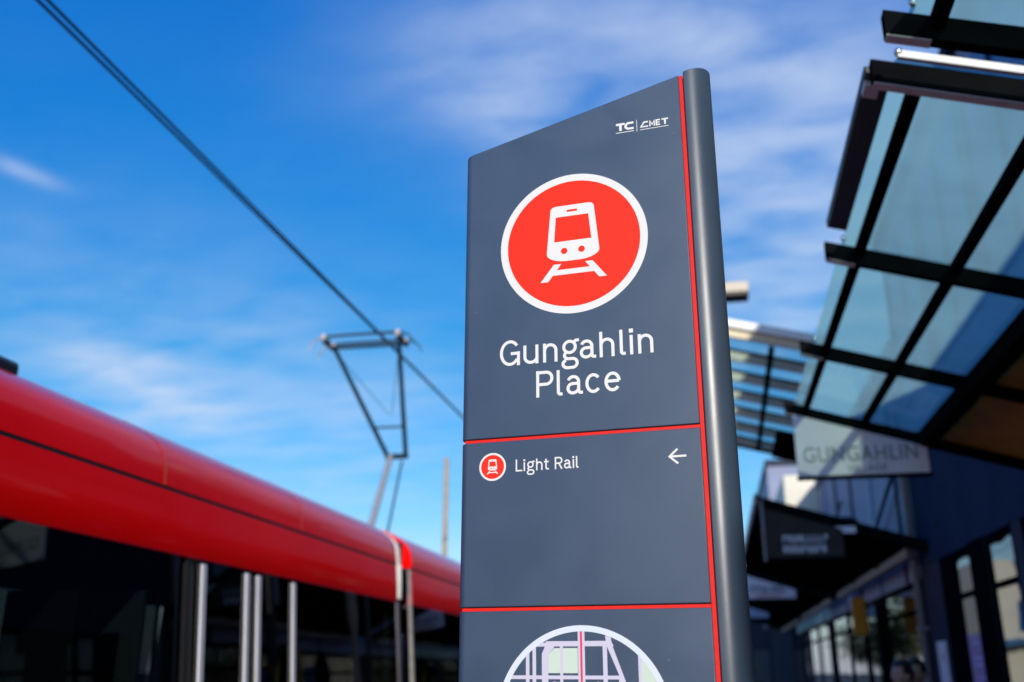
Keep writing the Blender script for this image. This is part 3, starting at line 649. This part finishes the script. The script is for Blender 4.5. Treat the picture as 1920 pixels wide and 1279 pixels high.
def build_wires():
    for xa, xb, z, lab in ((-4.335, -4.275, 5.985, 'left one of two dark contact wires above the tram'), (-4.248, -4.255, 5.985, 'right one of two dark contact wires above the tram')):
        pts = []
        for k in range(41):
            y = -12 + 72 * k / 40; t = min(1, max(0, (y - 2) / 10)); pts.append((xa + (xb - xa) * t, y, z))
        tag(obj('contact_wire', TB(pts, .0125, 8), MT['wire'], smooth=True), lab, 'overhead wire', 'contact wires over the track')
    T = thing('catenary_pole', 'slim tan overhead line pole rising beyond the tram roof', 'pole', (-5.72, 21, -.13))
    part('shaft', TB([(-5.72, 21, -.13), (-5.72, 21, 6.17)], [.072, .055], 16), MT['pole_tan'], T, smooth=True)
    part('base_collar', TB([(-5.72, 21, -.13), (-5.72, 21, .25)], .12, 16), MT['steel_dark'], T, smooth=True)
    T = thing('street_lamp', 'boxy tan street lamp head reaching out behind the right side of the totem', 'street lamp', (.30, 18.1, 0))
    part('pole', TB([(.30, 18.1, 0), (.30, 18.1, 8.5)], [.085, .06], 14), MT['pole_tan'], T, smooth=True)
    h = part('lamp_head', BX(.20, 1.06, 17.9, 18.35, 8.53, 8.74), MT['lamp_tan'], T, bevel=.02)
    part('underside_shade_plate', BX(.205, 1.055, 17.905, 18.345, 8.47, 8.527), MT['lamp_dark'], h)  # covers the whole bottom; shade under the head is put into its colour
build_wires()

# ------------------------------------------------------------------ canopies
def zc(x, y=0): return 4.155 - .308 * (x - 1.052)
def ballpart(name, c, r, m, par):
    bm = bmesh.new(); ball(bm, c, r, seg=10); part(name, bm, m, par, smooth=True)
def glass_canopy(ys, label, taupe_first):
    T = thing('glass_canopy', label, 'canopy', (3.3, (ys[0] + ys[-1]) / 2, zc(3.3)), group='glass canopies on the near shop building')
    for i, y in enumerate(ys):
        b = part('cross_beam', slab(bmesh.new(), .85, 3.3, y - .03, y + .03, zc, -.004, .115), MT['beam'], T)
        part('flange_bounce_tint', slab(bmesh.new(), .853, 3.3 if (i == 0 and taupe_first) else 1.02, y - .027, y + .027, zc, -.121, .006), MT['beam_tip'], b)  # pale strip: light bounced up from the ground, put into its colour
        ballpart('glass_clamp', (.965, y - .05, zc(.965) + .035), .020, MT['metal'], b)
        if i == 0 and taupe_first:
            part('end_flashing', slab(bmesh.new(), .96, 3.2, y - .062, y - .034, zc, .042, .036), MT['flash'], T)
    y0, y1 = ys[0], ys[-1]
    for x, wd, dp in ((1.052, .05, .055), (1.598, .05, .055), (2.14, .10, .14)):
        for a, b in zip(ys, ys[1:]):
            part('purlin', slab(bmesh.new(), x - wd / 2, x + wd / 2, a + .031, b - .031, zc, -.008, dp), MT['beam'], T)
    for a, b in zip(ys, ys[1:]):
        part('glass_sheet', slab(bmesh.new(), .955, 2.19, a - .02 if a == y0 else a + .004, b + .0 if b != y1 else b + .02, zc, .020, .012, 'top'), [MT['cglass'], MT['clear']], T)
    part('soffit', slab(bmesh.new(), 2.195, 3.29, y0 - .025, y1 + .0, zc, .012, .03), MT['timber'], T)
    return T
can0 = glass_canopy([1.65, 3.65], 'teal glass canopy cut off by the top right edge of the photo', False)
can1 = glass_canopy([4.0, 6.0, 8.0, 10.0], 'teal glass canopy with black beams sloping above the pale GUNGAHLIN board', True)
part('edge_panel', slab(bmesh.new(), .835, .950, 4.06, 5.72, zc, .02, .05), mat('dark_brown_edge_panel', (.022, .019, .018), .5, noise=(5, .2)), can1, bevel=.008)
part('edge_bracket', slab(bmesh.new(), .838, .90, 4.10, 4.20, zc, -.032, .03), MT['beam_tip'], can1)

def opaque_awning(y0, y1, label):
    T = thing('awning', label, 'awning', (3.3, (y0 + y1) / 2, zc(3.3)), group='dark awnings along the shops')
    part('roof_sheet', slab(bmesh.new(), .80, 3.28, y0, y1, zc, .03, .05), MT['beam'], T)
    for k in range(4):
        y = y0 + .04 + (y1 - y0 - .08) * k / 3
        part('cross_beam', slab(bmesh.new(), .85, 3.27, y - .04, y + .04, zc, -.022, .13), MT['beam'], T)
    part('gutter', BX(3.05, 3.20, y0 + .5, y1, zc(3.1) - .23, zc(3.1) - .07), MT['gutter'], T, bevel=.02)
    part('outer_edge', BX(.76, .81, y0 - .02, y1 + .02, zc(.8) - .10, zc(.8) + .06), MT['gutter'], T)
    return T
aw = [opaque_awning(16.0, 26.0, 'black awning carrying the dark lettered board'), opaque_awning(27.2, 37.0, 'black awning carrying the white board with teal letters'), opaque_awning(38.2, 48.0, 'farthest black awning carrying the small lilac board')]

def text_mesh(s, size, m_scale=1.0, spacing=1.0, ext=.004):
    cu = bpy.data.curves.new('lettering', 'FONT'); cu.body = s; cu.size = size; cu.align_x = 'CENTER'; cu.space_character = spacing; cu.extrude = ext
    o = bpy.data.objects.new('lettering', cu); COL.objects.link(o)
    dg = bpy.context.evaluated_depsgraph_get(); dg.update()
    me = bpy.data.meshes.new_from_object(o.evaluated_get(dg)); bpy.data.objects.remove(o); bpy.data.curves.remove(cu)
    bm = bmesh.new(); bm.from_mesh(me); bpy.data.meshes.remove(me)
    for v in bm.verts: v.co = Vector((v.co.x * m_scale, -v.co.z, v.co.y))    # stand it up facing -Y
    return bm
def board(y, x0, x1, zb, zdrop, label, m, name='hanging_sign'):
    T = thing(name, label, 'sign', ((x0 + x1) / 2, y, zb), group='boards hung under the canopy ends')
    bm = bmesh.new(); P = [(x0, zb), (x1, zb), (x1, zc(x1) - zdrop), (x0, zc(x0) - zdrop)]
    prism(bm, P, lambda x, z: (x, y - .02, z), lambda x, z: (x, y + .02, z)); part('board', bm, m, T, bevel=.004)
    part('bottom_rail', BX(x0 - .01, x1 + .02, y - .025, y + .025, zb - .035, zb - .002), MT['beam'], T)
    return T
def put(bm, x, y, z):
    for v in bm.verts: v.co += Vector((x, y, z))
    return bm
b1 = board(9.93, .915, 2.15, 3.425, .135, 'pale grey GUNGAHLIN VILLAGE board tapering under the glass canopy', MT['board'])
part('lettering', put(text_mesh('GUNGAHLIN', .215, .84, 1.05), 1.52, 9.907, 3.565), MT['letter_grey'], b1)
part('lettering', put(text_mesh('VILLAGE', .088, 1.0, 1.15), 1.575, 9.907, 3.462), MT['letter_grey'], b1)
def squiggles(bm, x0, x1, z0, z1, y, n, seed):
    """Lettering too blurred to read in the photograph: letter-sized upright and cross strokes."""
    rnd = random.Random(seed); wd = (x1 - x0) / n; t = (z1 - z0) * .17
    for k in range(n):
        x = x0 + k * wd; kind = rnd.randrange(4); e = x + wd * .72
        box(bm, x, x + t, y - .004, y, z0, z1)
        if kind != 3: box(bm, e - t, e, y - .004, y, z0 if kind != 1 else (z0 + z1) / 2, z1)
        if kind in (0, 1): box(bm, x + t, e - t, y - .004, y, z1 - t, z1)
        if kind in (2, 3): box(bm, x + t, e - t if kind == 2 else e, y - .004, y, z0, z0 + t)
        if kind == 0: box(bm, x + t, e - t, y - .004, y, (z0 + z1) / 2 - t / 2, (z0 + z1) / 2 + t / 2)
    return bm
b2 = board(15.93, .88, 2.05, 3.27, .16, 'dark board with two rows of pale blurred letters under a black awning', MT['board_dark'])
bm = bmesh.new(); squiggles(bm, 1.14, 1.84, 3.50, 3.61, 15.907, 9, 1); squiggles(bm, 1.14, 1.80, 3.34, 3.45, 15.907, 9, 2); part('lettering', bm, MT['letter_pale'], b2)
part('edge_trim', BX(.84, .878, 15.88, 15.96, 3.22, 4.16), mat('grey_trim', (.24, .22, .24), .5), b2)
b3 = board(27.1, .87, 2.15, 3.40, .20, 'white board with teal letters over a salmon line', MT['board'])
bm = bmesh.new(); squiggles(bm, 1.02, 1.95, 3.55, 3.72, 27.077, 7, 3); part('lettering', bm, MT['letter_teal'], b3)
part('salmon_line', BX(1.15, 1.80, 27.072, 27.077, 3.45, 3.50), MT['letter_salmon'], b3)
b4 = board(38.1, .87, 2.0, 3.45, .25, 'small lilac board beneath the white and teal board', MT['board_blue'])

# raised shelter with cream ribs between the totem and the glass canopy
def zs(x, y): return 6.20 - .27 * (x - 1) - .055 * (y - 13.6)
def build_shelter():
    T = thing('shelter_roof', 'raised shelter roof with cream ribs and teal glass right of the totem', 'shelter', (.30, 16.3, 0))
    for k in range(7):
        y = 13.6 + k * .92
        part('rib', slab(bmesh.new(), .1, 1.78, y - .03, y + .03, zs, -.045, .13), MT['cream'], T)
        part('rib_cap', slab(bmesh.new(), .1, 1.80, y - .045, y + .045, zs, -.003, .038), MT['beam'], T)
    part('front_trim', slab(bmesh.new(), .1, 1.85, 13.50, 13.548, zs, .07, .12), MT['flash'], T)
    for k in range(6):
        y = 13.6 + k * .92; part('glass_sheet', slab(bmesh.new(), .1, 1.83, y + .0, y + .915, zs, .012, .010, 'top'), [MT['hglass'], MT['clear']], T)
    part('purlin', slab(bmesh.new(), 1.02, 1.09, 13.63, 19.12, zs, -.18, .07), MT['beam'], T)
    part('end_gutter', slab(bmesh.new(), .1, 1.85, 19.17, 19.35, zs, .02, .20), MT['beam'], T)
    part('shade_panel', slab(bmesh.new(), 1.30, 1.82, 17.4, 19.16, zs, -.255, .03), MT['beam'], T)  # black sheet added to stand for the unlit far corner of the ribs
    for y in (14.2, 18.6):
        part('column', TB([(.22, y, 0), (.22, y, zs(.22, y) - .17)], .07, 14), MT['steel_dark'], T, smooth=True)
build_shelter()

# ------------------------------------------------------------------ buildings
def shopfront(T, xw, y0, y1, zh, bays, solid):
    """bays: list of (ya, yb) glazed openings; between them solid wall."""
    ys = [y0] + [v for b in bays for v in b] + [y1]
    for i in range(0, len(ys), 2):
        if ys[i + 1] - ys[i] > .02:
            part('pilaster', BX(xw, xw + .35, ys[i], ys[i + 1], 0, zh), solid, T, bevel=.01)
    for a, b in bays:
        w = part('shop_window', BX(xw + .022, xw + .034, a + .06, b - .06, .12, zh - .08), MT['sglass'], T)
        bm = bmesh.new()
        box(bm, xw + .010, xw + .10, a + .001, a + .07, .0, zh - .001); box(bm, xw + .010, xw + .10, b - .07, b - .001, .0, zh - .001)
        box(bm, xw + .012, xw + .098, a + .0705, b - .0705, zh - .10, zh - .001); box(bm, xw + .012, xw + .098, a + .0705, b - .0705, 0, .12)
        box(bm, xw + .014, xw + .096, a + .0705, b - .0705, 2.52, 2.60)
        n = max(1, round((b - a) / 1.3))
        for k in range(1, n): y = a + (b - a) * k / n; box(bm, xw + .016, xw + .094, y - .03, y + .03, .1205, 2.5195); box(bm, xw + .016, xw + .094, y - .03, y + .03, 2.6005, zh - .1005)
        part('window_frame', bm, MT['frame'], w)
def build_near():
    T = thing('shop_building', 'near dark blue shop building on the right with black framed shopfront', 'building', (6, 4, 0))
    xw = 3.3
    shopfront(T, xw, -10, 16.9, 3.16, [(-9, -5.4), (-4.8, -1.2), (-.6, 3.0), (3.6, 7.2), (7.8, 11.4), (11.75, 12.92), (13.62, 15.5)], MT['pil'])
    part('entry_frame', BX(xw - .03, xw - .001, 12.92, 13.62, 0, 3.159), MT['frame'], T)
    part('entry_frame', BX(xw + .002, xw + .0095, 14.55, 15.49, 0.02, 3.15), MT['frame'], T)
    part('wall', BX(xw, xw + .3, -10, 16.9, 3.161, 5.2), MT['wall_blue'], T)
    # upper storey: lilac panels and blue windows
    part('upper_wall', BX(xw + .02, xw + .30, 3.0, 16.9, 5.201, 8.75), MT['lilac'], T)
    for a in (4.85, 8.55, 11.3, 14.1):
        b = a + 2.5
        w = part('upper_window', BX(xw + .008, xw + .018, a, b, 5.7, 8.35), MT['upglass'], T)
        bm = bmesh.new()
        for y in (a, a + 1.25, b - .05): box(bm, xw - .02, xw + .007, y, y + .05, 5.7, 8.35)
        box(bm, xw - .018, xw + .006, a + .0505, b - .0505, 5.66, 5.72)
        part('mullions', bm, MT['wall_blue'], w)
    part('eave', BX(xw - .10, 12, 2.9, 17.0, 8.751, 8.95), MT['wall_blue'], T, bevel=.01)
    part('parapet', BX(xw - .04, 12, -10.1, 2.95, 5.201, 5.55), MT['wall_blue'], T, bevel=.01)
    bm = bmesh.new(); box(bm, xw + .301, 12, 16.6, 16.9, 0, 8.75); box(bm, xw + .301, 12, 3.0, 3.3, 5.56, 8.75); box(bm, xw + .301, 12, -10, -9.7, 0, 5.2); box(bm, 11.7, 12, -9.7, 16.6, 0, 5.2)
    part('wall', bm, MT['wall_blue'], T)
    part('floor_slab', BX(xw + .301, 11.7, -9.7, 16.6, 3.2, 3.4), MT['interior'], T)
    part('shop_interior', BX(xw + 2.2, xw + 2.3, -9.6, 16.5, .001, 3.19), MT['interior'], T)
    D = thing('downpipe', 'taupe downpipe on the corner of the near dark blue building', 'pipe', (3.2, 16.75, 0))
    part('pipe', TB([(3.215, 16.8, 0), (3.215, 16.8, 2.9), (3.205, 16.8, 3.1), (3.21, 16.8, 3.35), (3.21, 16.8, 6.0)], .06, 14), MT['pipe'], D, smooth=True)
    for z in (3.55, 2.2): part('bracket', BX(3.14, 3.30, 16.72, 16.88, z, z + .06), MT['gutter'], D)
    N1 = thing('notice', 'white notice with a red dot on the corner pilaster', 'notice', (3.295, 15.95, 1.6))
    part('sheet', BX(3.288, 3.299, 15.72, 16.32, 1.20, 2.02), MT['poster_w'], N1)
    bm = bmesh.new(); ball(bm, (3.2865, 15.99, 1.80), .05, (.05, 1.3, 1.2)); part('red_dot', bm, MT['poster_dot'], N1)
    N2 = thing('poster', 'purple poster in the near shop window', 'poster', (3.31, 14.0, 1.6))
    part('sheet', BX(3.306, 3.318, 13.72, 14.42, 1.0, 2.06), MT['poster_p'], N2)
    bm = bmesh.new()
    for z in (1.93, 1.74, 1.66, 1.5): box(bm, 3.301, 3.3055, 13.80, 14.2, z, z + .035)
    part('print_lines', bm, MT['poster_l'], N2)
build_near()
def build_far():
    T = thing('glass_building', 'lilac glazed building beyond the near shop with a diagonal strut coloured as if mirroring the sky', 'building', (6, 24, 0))
    shopfront(T, 3.4, 17.0, 31.0, 3.05, [(17.6, 21.2), (22.6, 24.0), (24.6, 27.0), (27.5, 30.4)], MT['frame'])
    part('upper_wall', BX(3.4, 3.7, 17.0, 31.0, 3.051, 6.9), MT['lilac'], T)
    for y in (18.5, 21.3, 24.1, 26.9, 29.4): part('mullion', BX(3.36, 3.399, y - .04, y + .04, 3.06, 6.9), MT['strut'] if y in (21.3, 29.4) else MT['frame'], T)
    part('wall', BX(3.701, 12, 30.7, 31.0, 0, 6.9), MT['lilac'], T); part('roof', BX(3.3, 12, 17.0, 31.0, 6.901, 7.1), MT['lilac'], T)
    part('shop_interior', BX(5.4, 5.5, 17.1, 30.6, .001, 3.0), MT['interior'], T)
    part('diagonal_strut', TB([(3.25, 17.6, 5.0), (3.25, 22.4, 3.75)], .055, 10), MT['strut'], T, smooth=True)  # blue is the sky's reflection on the bar, put into its colour
    part('tie_rod', TB([(3.3, 25.4, 5.6), (2.4, 22.6, 3.80)], .045, 8), MT['steel_dark'], T, smooth=True)
    C = thing('cream_building', 'sunlit cream building block peeking under the GUNGAHLIN board', 'building', (5, 36, 0))
    part('wall', BX(2.42, 3.7, 31.2, 48, 4.5, 7.4), MT['cream_wall'], C)
    shopfront(C, 2.9 + .49, 31.25, 48, 3.05, [(32, 34.6), (35.4, 38), (39, 42), (43, 46.5)], MT['pil'])
    part('upper_wall', BX(3.7401, 12, 31.25, 48, 0, 7.3), MT['cream_wall'], C)
    G = thing('grey_building', 'blue grey building edge left of the sunlit cream block', 'building', (4, 56, 0))
    part('wall', BX(3.05, 12, 49, 66, 4.3, 11.2), MT['lilac'], G); part('ground_floor', BX(3.5, 12, 49.1, 66, 0, 4.299), MT['pil'], G); part('parapet', BX(2.98, 12, 48.9, 66.1, 11.201, 11.5), MT['pil'], G)
    bm = bmesh.new()
    for y in (50, 53, 56, 59, 62):
        for z in (4, 7): box(bm, 3.02, 3.049, y, y + 1.8, z, z + 1.7)
    part('window', bm, MT['upglass'], G)
    Q = thing('far_shops', 'low dark shops closing the far end of the street right of the totem', 'building', (3, 74, 0))
    part('wall', BX(.6, 9, 70, 80, -.16, 5.2), MT['pil'], Q); part('roof', BX(.4, 9.2, 69.8, 80.2, 5.201, 5.5), MT['gutter'], Q)
    for x in (1.0, 2.4, 3.8, 5.2): part('shop_window', BX(x, x + 1.1, 69.95, 69.998, .3, 2.9), MT['tram_roof'], Q)
    A = thing('blade_sign', 'amber blade sign hanging by the dark shop pillar', 'sign', (3.0, 21.5, 2.6))
    part('panel', BX(2.78, 3.06, 21.46, 21.54, 2.30, 3.02), MT['amber'], A, bevel=.02); part('bracket', BX(3.061, 3.40, 21.48, 21.52, 2.9, 2.94), MT['steel_dark'], A)
    V = thing('roof_vent', 'dark domed vent cowl on the black awning', 'vent', (2.35, 17.0, zc(2.35)))
    bm = bmesh.new(); ball(bm, (2.2, 17.0, zc(2.2) + .14), .24, (1.1, 1, .42), 16); part('cowl', bm, MT['steel_dark'], V, smooth=True)
    part('neck', TB([(2.2, 17, zc(2.2) + .02), (2.2, 17, zc(2.2) + .12)], .1, 12), MT['gutter'], V, smooth=True)
    part('label_plate', BX(1.95, 2.25, 15.93, 15.948, zc(2.1) - .20, zc(2.1) - .10), MT['letter_pale'], aw[0])
build_far()

# ------------------------------------------------------------------ things seen in the window reflections
def build_tree(loc, h, spread, seed, m, label):
    rnd = random.Random(seed); T = thing('street_tree', label, 'tree', loc, world=False, group='trees across the street')
    bm = bmesh.new(); top = Vector((rnd.uniform(-.2, .2), rnd.uniform(-.2, .2), h * .55)); tube(bm, [(0, 0, 0), (.03, .02, h * .25), top], [.16, .12, .06], 10)
    tips = []
    for k in range(9):
        a = k * 2.4 + rnd.uniform(-.3, .3); z0 = h * rnd.uniform(.28, .5); st = top * (z0 / top.z); e = st + Vector((math.cos(a) * spread * rnd.uniform(.5, .85), math.sin(a) * spread * rnd.uniform(.5, .85), h * rnd.uniform(.18, .42)))
        tube(bm, [st, st.lerp(e, .5) + Vector((0, 0, .2)), e], [.06, .04, .015], 6); tips += [e, st.lerp(e, .6)]
    tips.append(Vector((0, 0, h * .9)))
    part('trunk', bm, MT['bark'], T, smooth=True)
    bm = bmesh.new()
    for k in range(2600):
        c = rnd.choice(tips) + Vector((rnd.gauss(0, .34), rnd.gauss(0, .34), rnd.gauss(0, .26))) * spread * .55
        q = Euler((rnd.uniform(0, 6.3), rnd.uniform(0, 6.3), rnd.uniform(0, 6.3))).to_matrix(); s = rnd.uniform(.07, .14)
        bm.faces.new([bm.verts.new(c + q @ Vector(p)) for p in ((-s, 0, 0), (0, -s * .5, 0), (s, 0, 0), (0, s * .5, .02))])
    part('crown', bm, m, T)
for i, (x, y, h, sp, m, lab) in enumerate([(-1.3, 46, 5.4, 1.9, 'leaf', 'bushy green tree at the kerb reflected in the shop glass'), (-10.5, 47, 7.2, 2.6, 'leaf2', 'tall olive tree beside the cream office block'), (-1.5, 55, 5.0, 2.0, 'leaf', 'small green tree at the far end of the kerb'), (-9.2, 37, 5.2, 2.2, 'leaf2', 'olive tree on the verge behind the tram')]):
    build_tree((x, y, -.03), h, sp, i + 3, MT[m], lab)
def build_opposite():
    T = thing('office_block', 'sunlit cream office block at the far side of the street', 'building', (-12, 64, 0))
    part('wall', BX(-16, -8.0, 60, 75, -.03, 7.5), MT['cream_wall'], T)
    for z in (1.0, 3.6, 5.9):
        for x in range(-15, -9, 3):
            part('window', BX(x, x + 1.9, 59.95, 59.998, z, z + 1.6), MT['upglass'], T)
    part('blue_awning', BX(-16, -7.9, 59.0, 59.94, 2.9, 3.2), MT['strut'], T)
build_opposite()
def build_behind():
    T = thing('added_terrace', 'unseen brown brick terrace added behind the camera for the totem to reflect', 'building', (0, -52, 0))  # added out of view, height set for the reflection in the totem face
    part('wall', BX(-45, 45, -60, -48, -.16, 3.4), mat('brown_brick', (.12, .075, .055), .85, noise=(2, .2)), T)
    part('roof', BX(-45.3, 45.3, -60.3, -47.7, 3.401, 3.7), MT['tram_roof'], T)
    for x in range(-42, 43, 6): part('window', BX(x, x + 2.2, -47.998, -47.95, 1.0, 2.6), MT['upglass'], T)
build_behind()

# ------------------------------------------------------------------ people by the shops (only their heads reach into the picture)
def evaluated(o):
    dg = bpy.context.evaluated_depsgraph_get(); dg.update(); me = bpy.data.meshes.new_from_object(o.evaluated_get(dg)); return me
def skin_mesh(verts, edges, radii, sub=2, extra=None, voxel=None):
    me = bpy.data.meshes.new('skeleton'); me.from_pydata(verts, edges, []); o = bpy.data.objects.new('skeleton', me); COL.objects.link(o)
    o.modifiers.new('skin', 'SKIN'); sv = me.skin_vertices[0].data
    for i, r in enumerate(radii): sv[i].radius = r if isinstance(r, tuple) else (r, r)
    sv[0].use_root = True
    md = o.modifiers.new('sub', 'SUBSURF'); md.levels = sub
    m1 = evaluated(o); bpy.data.objects.remove(o)
    bm = bmesh.new(); bm.from_mesh(m1)
    if extra: extra(bm)
    if voxel:
        m2 = bpy.data.meshes.new('tmp'); bm.to_mesh(m2); bm.free(); o = bpy.data.objects.new('tmp', m2); COL.objects.link(o)
        r = o.modifiers.new('rm', 'REMESH'); r.mode = 'VOXEL'; r.voxel_size = voxel
        s = o.modifiers.new('sm', 'SMOOTH'); s.iterations = 3; s.factor = .5
        m3 = evaluated(o); bpy.data.objects.remove(o); bm = bmesh.new(); bm.from_mesh(m3)
    return bm
def person(loc, rotz, sc, label, shirt, hair_len, stride=.16):
    T = thing('person', label, 'person', loc, rotz, group='two people walking by the shops', world=False)   # faces local -Y
    T.scale = (sc,) * 3
    V = [(0, 0, .95), (0, .01, 1.10), (0, .01, 1.27), (0, .005, 1.42), (0, 0, 1.50), (0, -.01, 1.56)]
    Rr = [(.14, .105), (.125, .095), (.15, .105), (.14, .085), .056, .055]; E = [(0, 1), (1, 2), (2, 3), (3, 4), (4, 5)]
    for s in (-1, 1):
        sw = s * stride; b = len(V)
        V += [(s * .17, .005, 1.41), (s * .215, .01 + sw * .25, 1.27), (s * .235, .02 + sw * .5, 1.12), (s * .235, -.04 + sw * .95, .90), (s * .235, -.055 + sw * 1.0, .85)]
        Rr += [.055, .045, .038, .026, .028]; E += [(3, b), (b, b + 1), (b + 1, b + 2), (b + 2, b + 3), (b + 3, b + 4)]
        for f in range(5):                    # fingers and thumb
            q = len(V)
            if f < 4:
                x0 = s * .235; y0 = -.085 + f * .020 + sw; ln = (.062, .07, .066, .052)[f]
                V += [(x0, y0 + .01, .815), (x0 - s * .006, y0, .815 - ln * .5), (x0 - s * .018, y0 - .004, .815 - ln)]
            else:
                V += [(s * .225, -.095 + sw, .845), (s * .215, -.115 + sw, .82), (s * .208, -.118 + sw, .79)]
            Rr += [.010, .009, .007]; E += [(b + 4, q), (q, q + 1), (q + 1, q + 2)]
        b = len(V); sw = -sw
        V += [(s * .10, 0, .88), (s * .10, -.015 + sw * .5, .50), (s * .10, .01 + sw * 1.1, .10), (s * .10, -.13 + sw * 1.1, .035)]
        Rr += [.088, .058, .038, .035]; E += [(0, b), (b, b + 1), (b + 1, b + 2), (b + 2, b + 3)]
    def head(bm):
        m = Matrix.Translation((0, -.02, 1.645)); r = bmesh.ops.create_uvsphere(bm, u_segments=24, v_segments=16, radius=1, matrix=Matrix.Identity(4))
        for v in r['verts']:
            x, y, z = v.co; jaw = 1 - .28 * max(0, -z) ** 1.3
            v.co = Vector((x * .076 * jaw, y * .096 * (1 - .1 * max(0, -z)) - (.012 if y < 0 and z < 0 else 0), z * .118)) + m.translation
        for sx in (-1, 1):
            ball(bm, (sx * .078, -.005, 1.635), .030, (.35, .6, 1)); 
        ball(bm, (0, -.122, 1.632), .017, (.8, 1.1, 1.3)); ball(bm, (0, -.112, 1.655), .012, (.7, 1, 2)); ball(bm, (0, -.110, 1.590), .020, (1.2, .5, .35)); ball(bm, (0, -.105, 1.548), .022, (1.1, .7, .8))
    bm = skin_mesh(V, E, Rr, 2, head, .0085)
    part('body', bm, MT['skin'], T, smooth=True)
    bm = bmesh.new()
    for sx in (-1, 1): ball(bm, (sx * .032, -.107, 1.652), .012, (1.2, .5, .6))
    part('eyes', bm, MT['eye'], T, smooth=True)
    # hair cap with uneven outline
    bm = bmesh.new(); rnd = random.Random(int(sc * 1000))
    bmesh.ops.create_uvsphere(bm, u_segments=28, v_segments=18, radius=1)
    for v in list(bm.verts):
        x, y, z = v.co
        if z < -.15 - hair_len * (y > -.1) or (y < -.45 and z < .42): bm.verts.remove(v); continue
        k = 1 + rnd.uniform(-.02, .05); v.co = Vector((x * .086 * k, y * .106 * k - .016, z * .128 * k + 1.652))
    part('hair', bm, MT['hair'], T, smooth=True)
    # clothing: the same limbs a little fatter
    tv = [(0, 0, .90), (0, .01, 1.10), (0, .01, 1.27), (0, .005, 1.42), (0, 0, 1.475)]; tr = [(.160, .125), (.142, .112), (.166, .122), (.155, .10), .068]; te = [(0, 1), (1, 2), (2, 3), (3, 4)]
    for s in (-1, 1):
        sw = s * stride; b = len(tv); tv += [(s * .17, .005, 1.41), (s * .215, .01 + sw * .25, 1.27), (s * .232, .018 + sw * .45, 1.16)]; tr += [.068, .058, .054]; te += [(3, b), (b, b + 1), (b + 1, b + 2)]
    part('shirt', skin_mesh(tv, te, tr, 2), shirt, T, smooth=True)
    tv = [(0, 0, .95), (0, 0, .88)]; tr = [(.155, .12), (.15, .115)]; te = [(0, 1)]
    for s in (-1, 1):
        sw = -s * stride; b = len(tv); tv += [(s * .10, 0, .80), (s * .10, -.015 + sw * .5, .50), (s * .10, .01 + sw * 1.05, .13)]; tr += [.10, .074, .056]; te += [(1, b), (b, b + 1), (b + 1, b + 2)]
    part('trousers', skin_mesh(tv, te, tr, 2), MT['trouser'], T, smooth=True)
    for s in (-1, 1):
        sw = -s * stride; bm = bmesh.new(); ball(bm, (s * .10, -.05 + sw * 1.1, .045), .14, (.36, 1, .36), 14); part('shoe', bm, MT['shoe'], T, smooth=True)
person((1.585, 9.35, 0), R(-62), .955, 'dark haired person in black at the left of the pair by the shops', MT['shirt2'], .45)
person((1.745, 9.62, 0), R(-40), .965, 'dark haired person in navy at the right of the pair by the shops', MT['shirt'], .30)
